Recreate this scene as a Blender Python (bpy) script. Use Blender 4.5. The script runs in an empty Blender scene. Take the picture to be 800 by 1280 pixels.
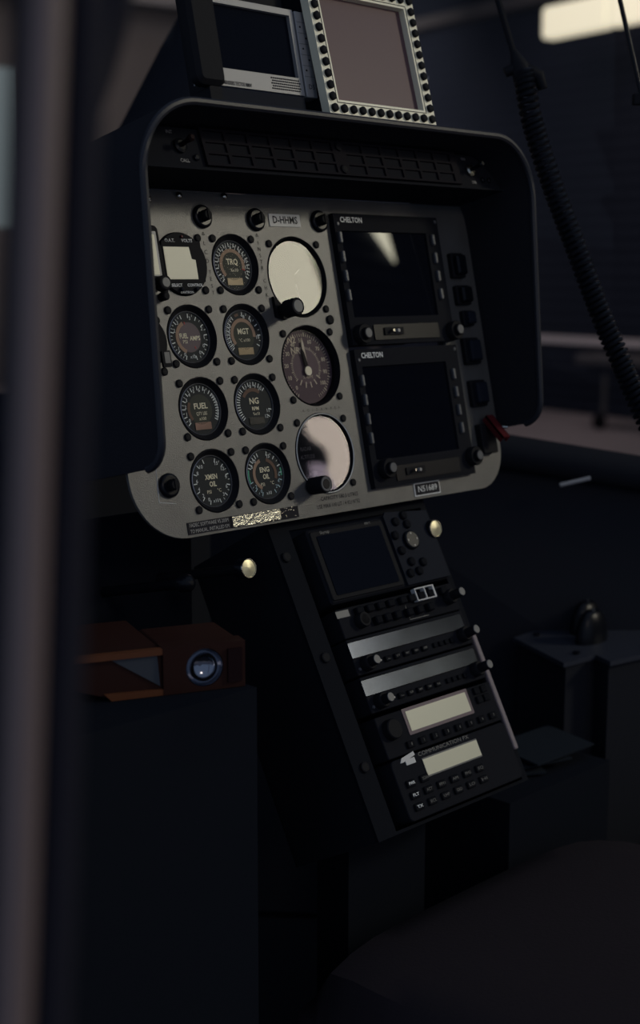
import bpy, math, random
from mathutils import Matrix, Vector
from mathutils.geometry import tessellate_polygon
random.seed(7)
C = bpy.context.scene.collection
PI = math.pi
sc = bpy.context.scene

# ------------------------------------------------------------------ frames
def mat4(r0, r1, r2, t):
    return Matrix(((*r0, t[0]), (*r1, t[1]), (*r2, t[2]), (0, 0, 0, 1)))
A = math.radians(12.64)          # the instrument panel leans back by this much
COCK = mat4((1, 0, 0), (0, math.cos(A), math.sin(A)), (0, -math.sin(A), math.cos(A)), (0, 0, 1.63))
T = math.radians(15.5)           # the centre console leans back further
CONS = COCK @ mat4((1, 0, 0), (0, math.cos(T), math.sin(T)), (0, -math.sin(T), math.cos(T)), (0, .015, -.2515))
WORLD = Matrix.Identity(4)

# ------------------------------------------------------------------ materials
MATS = {}
def mat(name, col, rough=.6, metal=0., spec=.5, bump=0., bscale=400., emit=None, estr=0., var=0., vscale=8., ior=1.5, coat=0.):
    m = bpy.data.materials.new(name); m.use_nodes = True
    nt = m.node_tree; b = nt.nodes['Principled BSDF']
    b.inputs['Base Color'].default_value = (*col, 1)
    b.inputs['Roughness'].default_value = rough
    b.inputs['Metallic'].default_value = metal
    b.inputs['Specular IOR Level'].default_value = spec
    b.inputs['IOR'].default_value = ior
    b.inputs['Coat Weight'].default_value = coat
    b.inputs['Coat Roughness'].default_value = .06
    tc = nt.nodes.new('ShaderNodeTexCoord')
    if bump:
        n = nt.nodes.new('ShaderNodeTexNoise'); n.inputs['Scale'].default_value = bscale; n.inputs['Detail'].default_value = 3
        bp = nt.nodes.new('ShaderNodeBump'); bp.inputs['Strength'].default_value = bump; bp.inputs['Distance'].default_value = .001
        nt.links.new(tc.outputs['Object'], n.inputs['Vector']); nt.links.new(n.outputs['Fac'], bp.inputs['Height'])
        nt.links.new(bp.outputs['Normal'], b.inputs['Normal'])
    if var:
        n = nt.nodes.new('ShaderNodeTexNoise'); n.inputs['Scale'].default_value = vscale; n.inputs['Detail'].default_value = 6
        r = nt.nodes.new('ShaderNodeMapRange'); r.inputs[1].default_value = .3; r.inputs[2].default_value = .7
        r.inputs[3].default_value = 1 - var; r.inputs[4].default_value = 1 + var
        mx = nt.nodes.new('ShaderNodeVectorMath'); mx.operation = 'SCALE'
        mx.inputs[0].default_value = col
        nt.links.new(tc.outputs['Object'], n.inputs['Vector']); nt.links.new(n.outputs['Fac'], r.inputs[0])
        nt.links.new(r.outputs[0], mx.inputs['Scale']); nt.links.new(mx.outputs[0], b.inputs['Base Color'])
    if emit:
        b.inputs['Emission Color'].default_value = (*emit, 1); b.inputs['Emission Strength'].default_value = estr
    MATS[name] = m
    return m

def glassmat(name, tint, refl, rough=.02):
    m = bpy.data.materials.new(name); m.use_nodes = True
    nt = m.node_tree; nt.nodes.clear()
    out = nt.nodes.new('ShaderNodeOutputMaterial'); mx = nt.nodes.new('ShaderNodeMixShader')
    tr = nt.nodes.new('ShaderNodeBsdfTransparent'); gl = nt.nodes.new('ShaderNodeBsdfGlossy'); fr = nt.nodes.new('ShaderNodeFresnel')
    tr.inputs[0].default_value = (*tint, 1); gl.inputs['Roughness'].default_value = rough; fr.inputs['IOR'].default_value = refl
    nt.links.new(fr.outputs[0], mx.inputs[0]); nt.links.new(tr.outputs[0], mx.inputs[1]); nt.links.new(gl.outputs[0], mx.inputs[2])
    nt.links.new(mx.outputs[0], out.inputs[0]); MATS[name] = m
    return m

mat('panel_paint', (.088, .087, .083), .36, 0, .85, bump=.35, bscale=900, var=.16, vscale=30)
mat('hood_skin', (.0210, .0215, .0265), .8, 0, .08, bump=.5, bscale=700)
mat('hood_lip', (.020, .022, .030), .45, 0, .35)
mat('black', (.0095, .0100, .0125), .65, 0, .12)
mat('black_gloss', (.005, .006, .009), .3, 0, .2)
mat('black_soft', (.0110, .0120, .0160), .8, 0, .10)
mat('screen_glass', (.004, .005, .009), .008, 0, .45)
mat('screen_soft', (.008, .010, .016), .3, 0, .0)
mat('dial_black', (.022, .025, .028), .6, 0, .2)
mat('dial_olive', (.05, .052, .042), .6, 0, .2)
mat('dial_mauve', (.16, .115, .13), .5, 0, .3)
mat('dial_mauve_dark', (.105, .070, .088), .5, 0, .3)
mat('rim_steel', (.30, .31, .34), .35, .8, .5)
mat('ink_white', (.80, .82, .80), .6, 0, .2)
mat('ink_cream', (.85, .78, .58), .6, 0, .2)
mat('ink_blue', (.45, .60, .66), .6, 0, .2)
mat('ink_black', (.012, .012, .014), .6, 0, .2)
mat('ink_red', (.40, .03, .03), .5, 0, .3)
mat('ink_tan', (.36, .235, .165), .6, 0, .2)
mat('ink_brown', (.16, .095, .068), .6, 0, .2)
mat('ink_green', (.10, .40, .25), .6, 0, .2)
mat('lcd_amber', (.66, .48, .26), .4, 0, .4)
mat('lcd_pink', (.44, .25, .19), .4, 0, .4)
mat('lcd_cream', (.60, .585, .42), .35, 0, .5)
mat('lcd_dark', (.02, .02, .024), .3, 0, .4)
mat('label_white', (.62, .62, .60), .5, 0, .4)
mat('label_dark', (.018, .017, .022), .6, 0, .12)
mat('grid_paint', (.0105, .0095, .0135), .7, 0, .08)
mat('label_foil', (.50, .49, .42), .22, .8, .6, bump=.9, bscale=420)
mat('chrome', (.62, .60, .52), .22, 1., .5)
mat('brass_face', (.75, .70, .48), .38, .7, .5)
mat('silver', (.32, .32, .32), .5, .2, .4)
mat('silver_dark', (.09, .095, .105), .45, .2, .4)
mat('cream_bezel', (.90, .86, .64), .38, 0, .7)
mat('strip_metal', (.032, .038, .052), .13, .8, .4, var=.2, vscale=40)
mat('strip_metal_dark', (.05, .055, .065), .25, .5, .5)
mat('nvg_screen', (.120, .068, .076), .4, 0, .25)  # brown tint stands in for a reflection on the screen
mat('guard_red', (.085, .010, .013), .4, 0, .25)
mat('console_paint', (.0075, .0090, .0130), .6, 0, .03, bump=.2, bscale=800)
mat('quadrant_paint', (.030, .034, .048), .5, 0, .2, bump=.2, bscale=800)
mat('button_black', (.0065, .0075, .0105), .7, 0, .06)
mat('ring_bright', (.75, .75, .70), .4, 0, .5)  # pale matte base painted in place of the chrome's shine
mat('lantern_shaded', (.030, .011, .008), .6, 0, .12)  # lantern plastic darkened, its shade put into the colour
mat('flange_lit', (.20, .165, .18), .5, 0, .3)  # light on the flange edge put into a paler colour
mat('blue_grey', (.0125, .0155, .0240), .6, 0, .06)
mat('orange_plastic', (.13, .045, .018), .5, 0, .2)  # orange kept dark to hold the shade the lantern lies in
mat('maroon', (.014, .005, .006), .6, 0, .1)
mat('grey_sticker', (.06, .068, .080), .5, 0, .1)
mat('lens_reflector', (.35, .37, .42), .10, 1., .5)
mat('pillar_paint', (.17, .125, .115), .4, 0, .4)
mat('strap_and_shade', (.014, .014, .022), .7, 0, .15)  # near-black for the strap and the shaded sides of the door post
mat('seat_cloth', (.024, .0195, .023), .9, 0, .1, bump=.4, bscale=300)
mat('carpet', (.020, .0205, .024), .95, 0, .05, bump=.6, bscale=500)
mat('shell_dark', (.0190, .0205, .026), .85, 0, .02)
mat('locker_black', (.0110, .0130, .018), .95, 0, .0)
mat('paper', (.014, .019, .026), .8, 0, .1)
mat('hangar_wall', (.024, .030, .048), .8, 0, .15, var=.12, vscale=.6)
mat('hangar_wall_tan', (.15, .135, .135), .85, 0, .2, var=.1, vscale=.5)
mat('hangar_floor', (.38, .34, .355), .6, 0, .3, var=.12, vscale=1.)
mat('hangar_beam', (.12, .115, .12), .6, 0, .3)
mat('rail_white', (.95, .86, .84), .5, 0, .4)
mat('dust', (.5, .5, .55), .9, 0, .2)
mat('daylight', (0, 0, 0), 1, 0, 0, emit=(1., .93, .72), estr=9.)
mat('reflection_cream', (0, 0, 0), 1, 0, 0, emit=(1., .95, .72), estr=9.)  # cream glow for the pane added to reflect in the upper display
mat('reflection_pink', (0, 0, 0), 1, 0, 0, emit=(1., .84, .72), estr=8.)  # pinkish glow for the pane added to reflect in the altimeter glass
mat('reflection_mauve', (0, 0, 0), 1, 0, 0, emit=(.80, .66, .80), estr=4.5)  # mauve glow for the dimmer part of that altimeter reflection
mat('far_window', (0, 0, 0), 1, 0, 0, emit=(.80, .95, 1.), estr=.16)
mat('lamp_glow', (.5, .5, .4), 1, 0, 0, emit=(1., .90, .66), estr=.72)
glassmat('gauge_glass', (.96, .97, .96), 1.05)
glassmat('big_glass', (.80, .78, .80), 1.55, .012)
glassmat('coated_glass', (.80, .78, .80), 1.16, .10)
glassmat('lantern_lens', (.9, .9, .9), 1.3, .05)
glassmat('windshield_glass', (.96, .965, .97), 1.03)
_nt = MATS['windshield_glass'].node_tree
_mx = [n for n in _nt.nodes if n.type == 'MIX_SHADER'][0]; _nt.links.remove(_mx.inputs[0].links[0]); _mx.inputs[0].default_value = .012

# brushed corrugation on the long hangar wall
nt = MATS['hangar_wall'].node_tree
w = nt.nodes.new('ShaderNodeTexWave'); w.inputs['Scale'].default_value = 2.2; w.bands_direction = 'Z'; w.inputs['Distortion'].default_value = .4
bp = nt.nodes.new('ShaderNodeBump'); bp.inputs['Strength'].default_value = .5; bp.inputs['Distance'].default_value = .03
tc = nt.nodes.new('ShaderNodeTexCoord')
nt.links.new(tc.outputs['Object'], w.inputs['Vector']); nt.links.new(w.outputs['Fac'], bp.inputs['Height'])
nt.links.new(bp.outputs['Normal'], nt.nodes['Principled BSDF'].inputs['Normal'])

# ------------------------------------------------------------------ mesh collector
_tx = {}
def glyphs(s, bold=False):
    k = (s, bold)
    if k not in _tx:
        cu = bpy.data.curves.new('t', 'FONT'); cu.body = s; cu.size = 1; cu.resolution_u = 2; cu.align_x = 'CENTER'; cu.align_y = 'CENTER'
        if bold: cu.offset = .022
        o = bpy.data.objects.new('t', cu)
        me = o.to_mesh()
        _tx[k] = ([tuple(v.co) for v in me.vertices], [tuple(p.vertices) for p in me.polygons])
        o.to_mesh_clear(); bpy.data.objects.remove(o); bpy.data.curves.remove(cu)
    return _tx[k]

class MB:
    def __init__(s): s.v = []; s.f = []; s.m = []; s.sm = []; s.names = []
    def mi(s, n):
        if n not in s.names: s.names.append(n)
        return s.names.index(n)
    def add(s, vs, fs, m, smooth=False, X=None):
        b = len(s.v); i = s.mi(m)
        s.v += [tuple(X @ Vector(v)) for v in vs] if X is not None else [tuple(v) for v in vs]
        for f in fs: s.f.append(tuple(b + k for k in f)); s.m.append(i); s.sm.append(smooth)
        return s
    def box(s, x0, x1, y0, y1, z0, z1, m, c=0, X=None):
        if c <= 0:
            vs = [(x, y, z) for x in (x0, x1) for y in (y0, y1) for z in (z0, z1)]
            return s.add(vs, [(0, 1, 3, 2), (4, 6, 7, 5), (0, 4, 5, 1), (2, 3, 7, 6), (0, 2, 6, 4), (1, 5, 7, 3)], m, False, X)
        return s.rrect((x0 + x1) / 2, (z0 + z1) / 2, x1 - x0, z1 - z0, c, y0, y1, m, c * .6, X=X)
    def rr(s, cx, cz, w, h, r, n=4):
        r = min(r, w / 2 - 1e-6, h / 2 - 1e-6); o = []
        for qx, qz, a0 in ((1, 1, 0), (-1, 1, 90), (-1, -1, 180), (1, -1, 270)):
            for i in range(n + 1):
                a = math.radians(a0 + 90 * i / n)
                o.append((cx + qx * (w / 2 - r) + r * math.cos(a), cz + qz * (h / 2 - r) + r * math.sin(a)))
        return o
    def loops(s, rings, m, smooth=True, cap0=True, cap1=True, X=None):
        n = len(rings[0]); vs = [p for r in rings for p in r]; fs = []
        for k in range(len(rings) - 1):
            for i in range(n):
                j = (i + 1) % n; fs.append((k * n + i, k * n + j, (k + 1) * n + j, (k + 1) * n + i))
        s.add(vs, fs, m, smooth, X)
        if cap0: s.add(rings[0], [tuple(range(n))[::-1]], m, False, X)
        if cap1: s.add(rings[-1], [tuple(range(n))], m, False, X)
        return s
    def rrect(s, cx, cz, w, h, r, y0, y1, m, ch=0, n=4, X=None):   # front at y0 (towards the pilot)
        rings = []
        if ch > 0:
            rings.append([(a, y0, b) for a, b in s.rr(cx, cz, w - 2 * ch, h - 2 * ch, max(r - ch, 1e-4), n)])
            rings.append([(a, y0 + ch, b) for a, b in s.rr(cx, cz, w, h, r, n)])
        else: rings.append([(a, y0, b) for a, b in s.rr(cx, cz, w, h, r, n)])
        rings.append([(a, y1, b) for a, b in s.rr(cx, cz, w, h, r, n)])
        return s.loops(rings[::-1], m, False, X=X)
    def lathe(s, cx, cz, prof, m, seg=40, smooth=True, X=None, cap0=True, cap1=True):
        rings = [[(cx + r * math.cos(2 * PI * i / seg), y, cz + r * math.sin(2 * PI * i / seg)) for i in range(seg)] for r, y in prof]
        return s.loops(rings, m, smooth, cap0, cap1, X)
    def plate(s, outer, holes, y0, y1, m, X=None, side=True):
        polys = [outer] + holes
        tri = tessellate_polygon([[Vector((a, b, 0)) for a, b in p] for p in polys])
        flat = [q for p in polys for q in p]; n = len(flat)
        vs = [(a, y0, b) for a, b in flat] + [(a, y1, b) for a, b in flat]
        fs = []
        for t in tri:
            (ax, az), (bx, bz), (cx, cz) = [flat[k] for k in t]
            cr = (bx - ax) * (cz - az) - (bz - az) * (cx - ax)
            t = tuple(t) if cr > 0 else tuple(t)[::-1]
            fs.append(t); fs.append(tuple(n + k for k in t)[::-1])
        if side:
            b = 0
            for p in polys:
                for i in range(len(p)):
                    j = (i + 1) % len(p); fs.append((b + i, b + j, n + b + j, n + b + i))
                b += len(p)
        return s.add(vs, fs, m, False, X)
    def poly(s, pts, y, m, X=None):
        return s.add([(a, y, b) for a, b in pts], [tuple(range(len(pts)))], m, False, X)
    def arc(s, cx, cz, r0, r1, a0, a1, y, m, n=24):               # clock angles, degrees from 12 o'clock
        vs = []; fs = []
        for i in range(n + 1):
            a = math.radians(a0 + (a1 - a0) * i / n)
            vs += [(cx + r0 * math.sin(a), y, cz + r0 * math.cos(a)), (cx + r1 * math.sin(a), y, cz + r1 * math.cos(a))]
        for i in range(n): fs.append((2 * i, 2 * i + 1, 2 * i + 3, 2 * i + 2))
        return s.add(vs, fs, m)
    def tick(s, cx, cz, r0, r1, a, w, y, m):
        a = math.radians(a); d = (math.sin(a), math.cos(a)); t = (d[1] * w / 2, -d[0] * w / 2)
        return s.add([(cx + d[0] * r + k * t[0], y, cz + d[1] * r + k * t[1]) for r, k in ((r0, -1), (r0, 1), (r1, 1), (r1, -1))], [(0, 1, 2, 3)], m)
    def text(s, st, x, z, y, size, m, width=None, bold=False, rot=0, align='c'):
        vs, fs = glyphs(st, bold)
        if not vs: return s
        lo = min(v[0] for v in vs); hi = max(v[0] for v in vs)
        k = size * 1.35; kx = k if width is None else width / max(hi - lo, 1e-6)
        off = 0 if align == 'c' else -lo * kx
        cr, sr = math.cos(rot), math.sin(rot)
        out = []
        for v in vs:
            a, b = v[0] * kx + off, v[1] * k
            out.append((x + a * cr - b * sr, y, z + a * sr + b * cr))
        return s.add(out, fs, m)
    def tube(s, pts, rad, m, seg=10, cap=True, X=None):
        pts = [Vector(p) for p in pts]; rings = []; up = Vector((.13, .31, .94))
        for i, p in enumerate(pts):
            d = (pts[min(i + 1, len(pts) - 1)] - pts[max(i - 1, 0)]).normalized()
            a = d.cross(up)
            if a.length < 1e-3: a = d.cross(Vector((1, 0, 0)))
            a.normalize(); b = d.cross(a).normalized(); up = a.cross(d).normalized() if False else up
            r = rad[i] if isinstance(rad, (list, tuple)) else rad
            rings.append([tuple(p + a * r * math.cos(2 * PI * k / seg) + b * r * math.sin(2 * PI * k / seg)) for k in range(seg)])
        return s.loops(rings, m, True, cap, cap, X)
    def mesh(s, name, off=(0, 0, 0)):
        me = bpy.data.meshes.new(name)
        me.from_pydata([(a - off[0], b - off[1], c - off[2]) for a, b, c in s.v], [], s.f)
        for n in s.names: me.materials.append(MATS[n])
        me.polygons.foreach_set('material_index', s.m); me.polygons.foreach_set('use_smooth', s.sm)
        me.update(); me.set_sharp_from_angle(angle=math.radians(40))
        return me

def thing(name, label, cat, base=(0, 0, 0), F=COCK, group=None, mb=None, kind=None):
    o = bpy.data.objects.new(name, mb.mesh(name, base) if mb else None); C.objects.link(o)
    o.matrix_world = F @ Matrix.Translation(base)
    if label: o['label'] = label
    if cat: o['category'] = cat
    if group: o['group'] = group
    if kind: o['kind'] = kind
    o['b'] = list(base)
    return o
def part(name, mb, parent, label=None, off=None, data=None):
    b = tuple(parent['b']) if off is None else off
    o = bpy.data.objects.new(name, data or mb.mesh(name, b)); C.objects.link(o); o.parent = parent
    if label: o['label'] = label
    o['b'] = b
    return o
def place(name, data, parent, x, z, label=None, y=0.):     # a part whose mesh is centred on its own origin
    o = bpy.data.objects.new(name, data); C.objects.link(o); o.parent = parent
    b = parent['b']; o.location = (x - b[0], y - b[1], z - b[2])
    if label: o['label'] = label
    return o
def circle(cx, cz, r, n=40): return [(cx + r * math.cos(2 * PI * i / n), cz + r * math.sin(2 * PI * i / n)) for i in range(n)]
def rect(x0, x1, z0, z1): return [(x0, z0), (x1, z0), (x1, z1), (x0, z1)]

# ------------------------------------------------------------------ instrument positions (metres, on the panel)
C2, C3 = .0681, .1493
ROW = [0, -.0677, -.1355, -.2031]
BIG = [-.0120, -.1016, -.1904]
SMALL_R = .0301
# ------------------------------------------------------------------ instrument panel plate
mb = MB()
outer = []
x0, x1, zt, zb, R = -.0985, .4325, .0690, -.2515, .058
outer += [(x0 + .006, zt), (x0 + .0015, .055), (x0, .035), (x0, zb + R)]
for i in range(1, 13):
    a = math.radians(180 + 90 * i / 12); outer.append((x0 + R + R * math.cos(a), zb + R + R * math.sin(a)))
for i in range(0, 13):
    a = math.radians(270 + 90 * i / 12); outer.append((x1 - .045 + .045 * math.cos(a), zb + .045 + .045 * math.sin(a)))
outer += [(x1, .035), (x1 - .0015, .055), (x1 - .006, zt)]
holes = []
for cx in (0, C2):
    for z in ROW: holes.append(circle(cx, z, SMALL_R)[::-1])
for z in BIG: holes.append(circle(C3, z, .0412, 56)[::-1])
holes.append(rect(.2070, .3640, -.2270, .0480)[::-1])
mb.plate(outer, holes, 0, .003, 'panel_paint')
Y = -.0003
for i, ch in enumerate('LCD'): mb.text(ch, .0325 + .0002 * i, .0200 - .0085 * i, Y, .0042, 'ink_black')
for i, ch in enumerate('TEST'): mb.text(ch, .0340, -.0075 - .0066 * i, Y, .0038, 'ink_black')
mb.arc(.0330, .0290, .0012, .0022, 0, 360, Y, 'ink_black', 3)
for i, ch in enumerate('INSTR'): mb.text(ch, .1020 + .0002 * i, .0215 - .0062 * i, Y, .0040, 'ink_black')
for i, ch in enumerate('CHK'): mb.text(ch, .1032, -.0160 - .0070 * i, Y, .0040, 'ink_black')
mb.arc(.1020, .0290, .0012, .0022, 0, 360, Y, 'ink_black', 3)
mb.text('- A - O - 1 - D - A - N - X - E - F -', C3 + .004, -.1462, Y, .0028, 'ink_black', width=.058)
mb.text('CAPACITY 580.5 LITRES', .160, -.2355, Y, .0042, 'ink_black', width=.054)
mb.text('USE MAX 110 LIT / 4 KU N\u00b052', .157, -.2430, Y, .0042, 'ink_black', width=.062)
for a, b in (((-.066, -.176), (-.069, -.216)), ((-.069, -.216), (-.050, -.219))):
    mb.tube([(a[0], -.0002, a[1]), (b[0], -.0002, b[1])], .0003, 'ink_white', 4)
panel = thing('instrument_panel', 'grey metal instrument panel with round cut-outs under the black hood', 'instrument panel', (.167, 0, -.2515), mb=mb)
lab = MB().rrect(.1430, .0448, .0430, .0125, .0006, -.0009, -.0001, 'label_white'); lab.text('D-HHMS', .1430, .0448, -.0011, .0075, 'ink_black', width=.034, bold=True)
part('placard', lab, panel, 'pale sticker reading D-HHMS')
lab = MB().rrect(.2945, -.2415, .0420, .0140, .0004, -.0009, -.0001, 'ink_white'); lab.rrect(.2945, -.2415, .0396, .0118, .0004, -.0011, -.0005, 'label_dark')
lab.text('N51689', .2945, -.2415, -.0013, .0068, 'ink_white', width=.031)
part('placard', lab, panel, 'dark plate with white border reading N51689')
lab = MB().rrect(-.0155, -.2435, .0520, .0112, .0003, -.0008, -.0001, 'label_dark')
lab.text('FADEC SOFTWARE V5.205M', -.0155, -.2409, -.0010, .0036, 'silver', width=.047); lab.text('TO MANUAL, INSTALLED KM', -.0155, -.2464, -.0010, .0036, 'silver', width=.047)
part('placard', lab, panel, 'dark embossed label with two lines of text')
lab = MB().rrect(.0552, -.2436, .0880, .0112, .0003, -.0010, -.0001, 'label_dark')
n = 26
for i in range(n):      # ragged foil patch where the print has worn away
    a0 = .013 + .062 * i / n; w_ = .062 / n; h = .0053 - .0016 * random.random() * (1 if i > n - 8 or i < 3 else .25)
    lab.box(a0, a0 + w_, -.0012, -.0009, -.2436 - h, -.2436 + .0053, 'label_foil')
for i in range(46):
    px, pz = .0125 + random.random() * .084, -.2436 + random.uniform(-.005, .005)
    lab.rrect(px, pz, random.uniform(.0006, .0016), random.uniform(.0004, .0010), .0002, -.0014, -.0012, 'label_dark' if px < .074 else 'label_foil', n=1)
part('placard', lab, panel, 'worn shiny foil label')

# screws (one shared mesh), with a shallow cross slot
s_ = MB().lathe(0, 0, [(.0038, -.0004), (.0038, -.0014), (.0030, -.0021)], 'black', 16)
s_.box(-.0022, .0022, -.0022, -.0021, -.0003, .0003, 'ink_black'); s_.box(-.0003, .0003, -.0022, -.0021, -.0022, .0022, 'ink_black')
SCREW = s_.mesh('screw')
s_ = MB().lathe(0, 0, [(.0048, -.0004), (.0048, -.0018), (.0038, -.0024)], 'black', 20); FAST = s_.mesh('fastener')
place('fastener', FAST, panel, .1855, -.0562)
for x, z in ((-.028, .0590), (.009, .0640), (.0655, .0655)):
    place('fastener', MB().lathe(0, 0, [(.0036, 0), (.0036, -.002), (.0022, -.0038), (.0008, -.0044)], 'chrome', 14).mesh('fastener'), panel, x, z, y=-.0003)
# dimmer knobs along the top and at lower left
def knob_mesh(r=.0085, l=.0105):
    k = MB().lathe(0, 0, [(.0113, -.0003), (.0113, -.0022), (.0102, -.0036), (.0086, -.0040)], 'black_gloss', 32)
    k.lathe(0, 0, [(r * .60, -.004), (r * .60, -l + .0015), (r * .48, -l)], 'black', 24)
    k.box(-.0011, .0011, -l - .0008, -.004, -.0052, .0052, 'black', 0)
    return k.mesh('dimmer_knob')
KN = knob_mesh()
for x, z in ((.0344, .0454), (.1032, .0444), (.1915, .0453), (-.0553, -.2020)):
    place('dimmer_knob', KN, panel, x, z)
# switches down the right edge
for i, (x, z, w_, h) in enumerate(((.400, .0000, .022, .028), (.402, -.0335, .024, .022), (.404, -.0600, .018, .018), (.402, -.0970, .026, .030), (.402, -.1450, .026, .030))):
    k = MB().rrect(x, z, w_, h, .002, -.006, -.0003, 'black', .0008); k.rrect(x, z, w_ * .72, h * .78, .002, -.013, -.0061, 'blue_grey' if i > 1 else 'black_gloss', .002)
    part('rocker_switch', k, panel)
k = MB().rrect(.404, -.197, .026, .034, .002, -.009, -.0003, 'black', .001)
gs = part('guarded_switch', k, panel, 'switch under a red guard')
k = MB(); Xg = Matrix.Translation((.406, -.011, -.172)) @ Matrix.Rotation(math.radians(54), 4, 'X')
k.box(-.006, .006, -.034, 0, -.0012, .0012, 'guard_red', 0, Xg); k.box(-.006, -.0048, -.034, 0, -.007, .0012, 'guard_red', 0, Xg); k.box(.0048, .006, -.034, 0, -.007, .0012, 'guard_red', 0, Xg)
k.tube([(.414, -.016, -.186), (.420, -.024, -.188)], .0016, 'chrome', 10)
part('switch_guard', k, gs, 'red flip guard')

# ------------------------------------------------------------------ glareshield hood
def front_y(z): 
    y = -.0838 - .14 * z
    zb_, r = -.1870, .022
    if z < zb_ + r: y += r - math.sqrt(max(0, r * r - (zb_ + r - z) ** 2))
    return y
def upath(xl, xr, zt_, r, zb_):
    p = [(xl, zb_ + .022 * (1 - math.cos(a * PI / 12))) for a in range(0, 7)]
    p += [(xl, zb_ + .022 + (zt_ - r - zb_ - .022) * i / 8) for i in range(1, 9)]
    p += [(xl + r - r * math.cos(a), zt_ - r + r * math.sin(a)) for a in [PI / 2 * i / 14 for i in range(1, 15)]]
    p += [(xl + r + (xr - xl - 2 * r) * i / 6, zt_) for i in range(1, 7)]
    p += [(xr - r + r * math.sin(a), zt_ - r + r * math.cos(a)) for a in [PI / 2 * i / 14 for i in range(1, 15)]]
    p += [(xr, zt_ - r - (zt_ - r - zb_ - .022) * i / 8) for i in range(1, 9)]
    p += [(xr, zb_ + .022 * (1 - math.cos(a * PI / 12))) for a in range(5, -1, -1)]
    return p
inn = upath(-.1015, .4350, .1150, .060, -.1870); outp = upath(-.1065, .4400, .1200, .064, -.1870)
mb = MB(); ys = [0, .1, .25, .5, .75, 1.]
n = len(inn); vs = []; fs = []
for path in (outp, inn):
    for (x, z) in path:
        y0 = front_y(z)
        for t in ys: vs.append((x, y0 + (.07 - y0) * t, z))
k = len(ys)
for q in range(2):
    b = q * n * k
    for i in range(n - 1):
        for j in range(k - 1):
            f = (b + i * k + j, b + (i + 1) * k + j, b + (i + 1) * k + j + 1, b + i * k + j + 1); fs.append(f if q == 0 else f[::-1])
for i in range(n - 1): fs.append((i * k, n * k + i * k, n * k + (i + 1) * k, (i + 1) * k))
for e in (0, n - 1):
    for j in range(k - 1): fs.append((e * k + j, e * k + j + 1, n * k + e * k + j + 1, n * k + e * k + j))
mb.add(vs, fs, 'hood_skin', True)
hood = thing('glareshield_hood', 'black textured hood wrapping over the top and sides of the instrument panel', 'glareshield', (.167, 0, -.187), mb=mb)
mid = [((a[0] + b[0]) / 2, (a[1] + b[1]) / 2) for a, b in zip(inn, outp)]
part('edge_lip', MB().tube([(x, front_y(z) - .0005, z) for x, z in mid], .0036, 'hood_lip', 8), hood, 'smooth dark rolled edge')

# ------------------------------------------------------------------ annunciator strip under the hood
LEAN = .16
def ay(z): return -.0606 + (z - .070) * LEAN
mb = MB()
XA = Matrix.Translation((0, -.0606, .070)) @ Matrix.Rotation(-math.atan(LEAN), 4, 'X')
mb.plate([(-.0920, .0012), (.4260, .0012), (.4180, .0180), (.4040, .0320), (.3900, .0400), (-.0560, .0400), (-.0700, .0320), (-.0840, .0180)], [], 0, .005, 'black_soft', X=XA)
mb.box(-.0900, .4240, -.066, -.001, .0695, .0708, 'black_soft')
ann = thing('annunciator_panel', 'dark strip of warning light windows tucked under the hood', 'warning light panel', (.167, -.06, .0695), mb=mb)
XA = Matrix.Translation((0, -.0606, .070)) @ Matrix.Rotation(-math.atan(LEAN), 4, 'X')
fr = MB(); xs = [-.0020 + .0282 * i for i in range(6)] + [.1815 + .0278 * i for i in range(6)]
hl = []
for x in xs:
    for r in range(3): hl.append(rect(x + .0015, x + .0255, .0068 + .0112 * r, .0157 + .0112 * r)[::-1])
fr.plate(rect(-.0045, .3560, .0045, .0405), hl, -.0035, -.0004, 'grid_paint', X=XA)
part('grid_frame', fr, ann)
for x in xs:
    for r in range(3):
        part('light_window', MB().box(x + .0018, x + .0252, -.0016, -.0003, .0070 + .0112 * r, .0155 + .0112 * r, 'black_soft', 0, XA), ann)
for z in (.0105, .0340): part('fastener', MB().lathe(.1735, z, [(.0045, -.0036), (.0045, -.0052), (.003, -.0058)], 'black', 14, X=XA), ann)
for x, tl in ((-.0300, ('INT', 'CALL')), (.3790, ('ON', 'STB'))):
    tg = MB().lathe(x, .0220, [(.0068, -.0003), (.0068, -.003), (.0045, -.004)], 'black_gloss' if x < 0 else 'chrome', 20, X=XA)
    tg.lathe(x, .0220, [(.0024, -.004), (.0020, -.010), (.0034, -.018), (.0022, -.020)], 'maroon' if x < 0 else 'black_gloss', 14, X=XA)
    tg2 = part('toggle_switch', tg, ann, 'small red-tipped toggle' if x < 0 else 'small toggle with bright collar')
    for st, lx, lz in ((tl[0], x - (.008 if x < 0 else .006), .0350), (tl[1], x + .002, .0085)):
        tx = MB(); tx.text(st, lx, lz, -.0006, .0034, 'silver'); tx.v = [tuple(XA @ Vector(v)) for v in tx.v]
        part('lettering', tx, ann)
for x in (-.014, .397, .408): part('fastener', MB().lathe(x, .012, [(.003, -.0003), (.003, -.002), (.002, -.0026)], 'black_gloss', 12, X=XA), ann)

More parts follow.
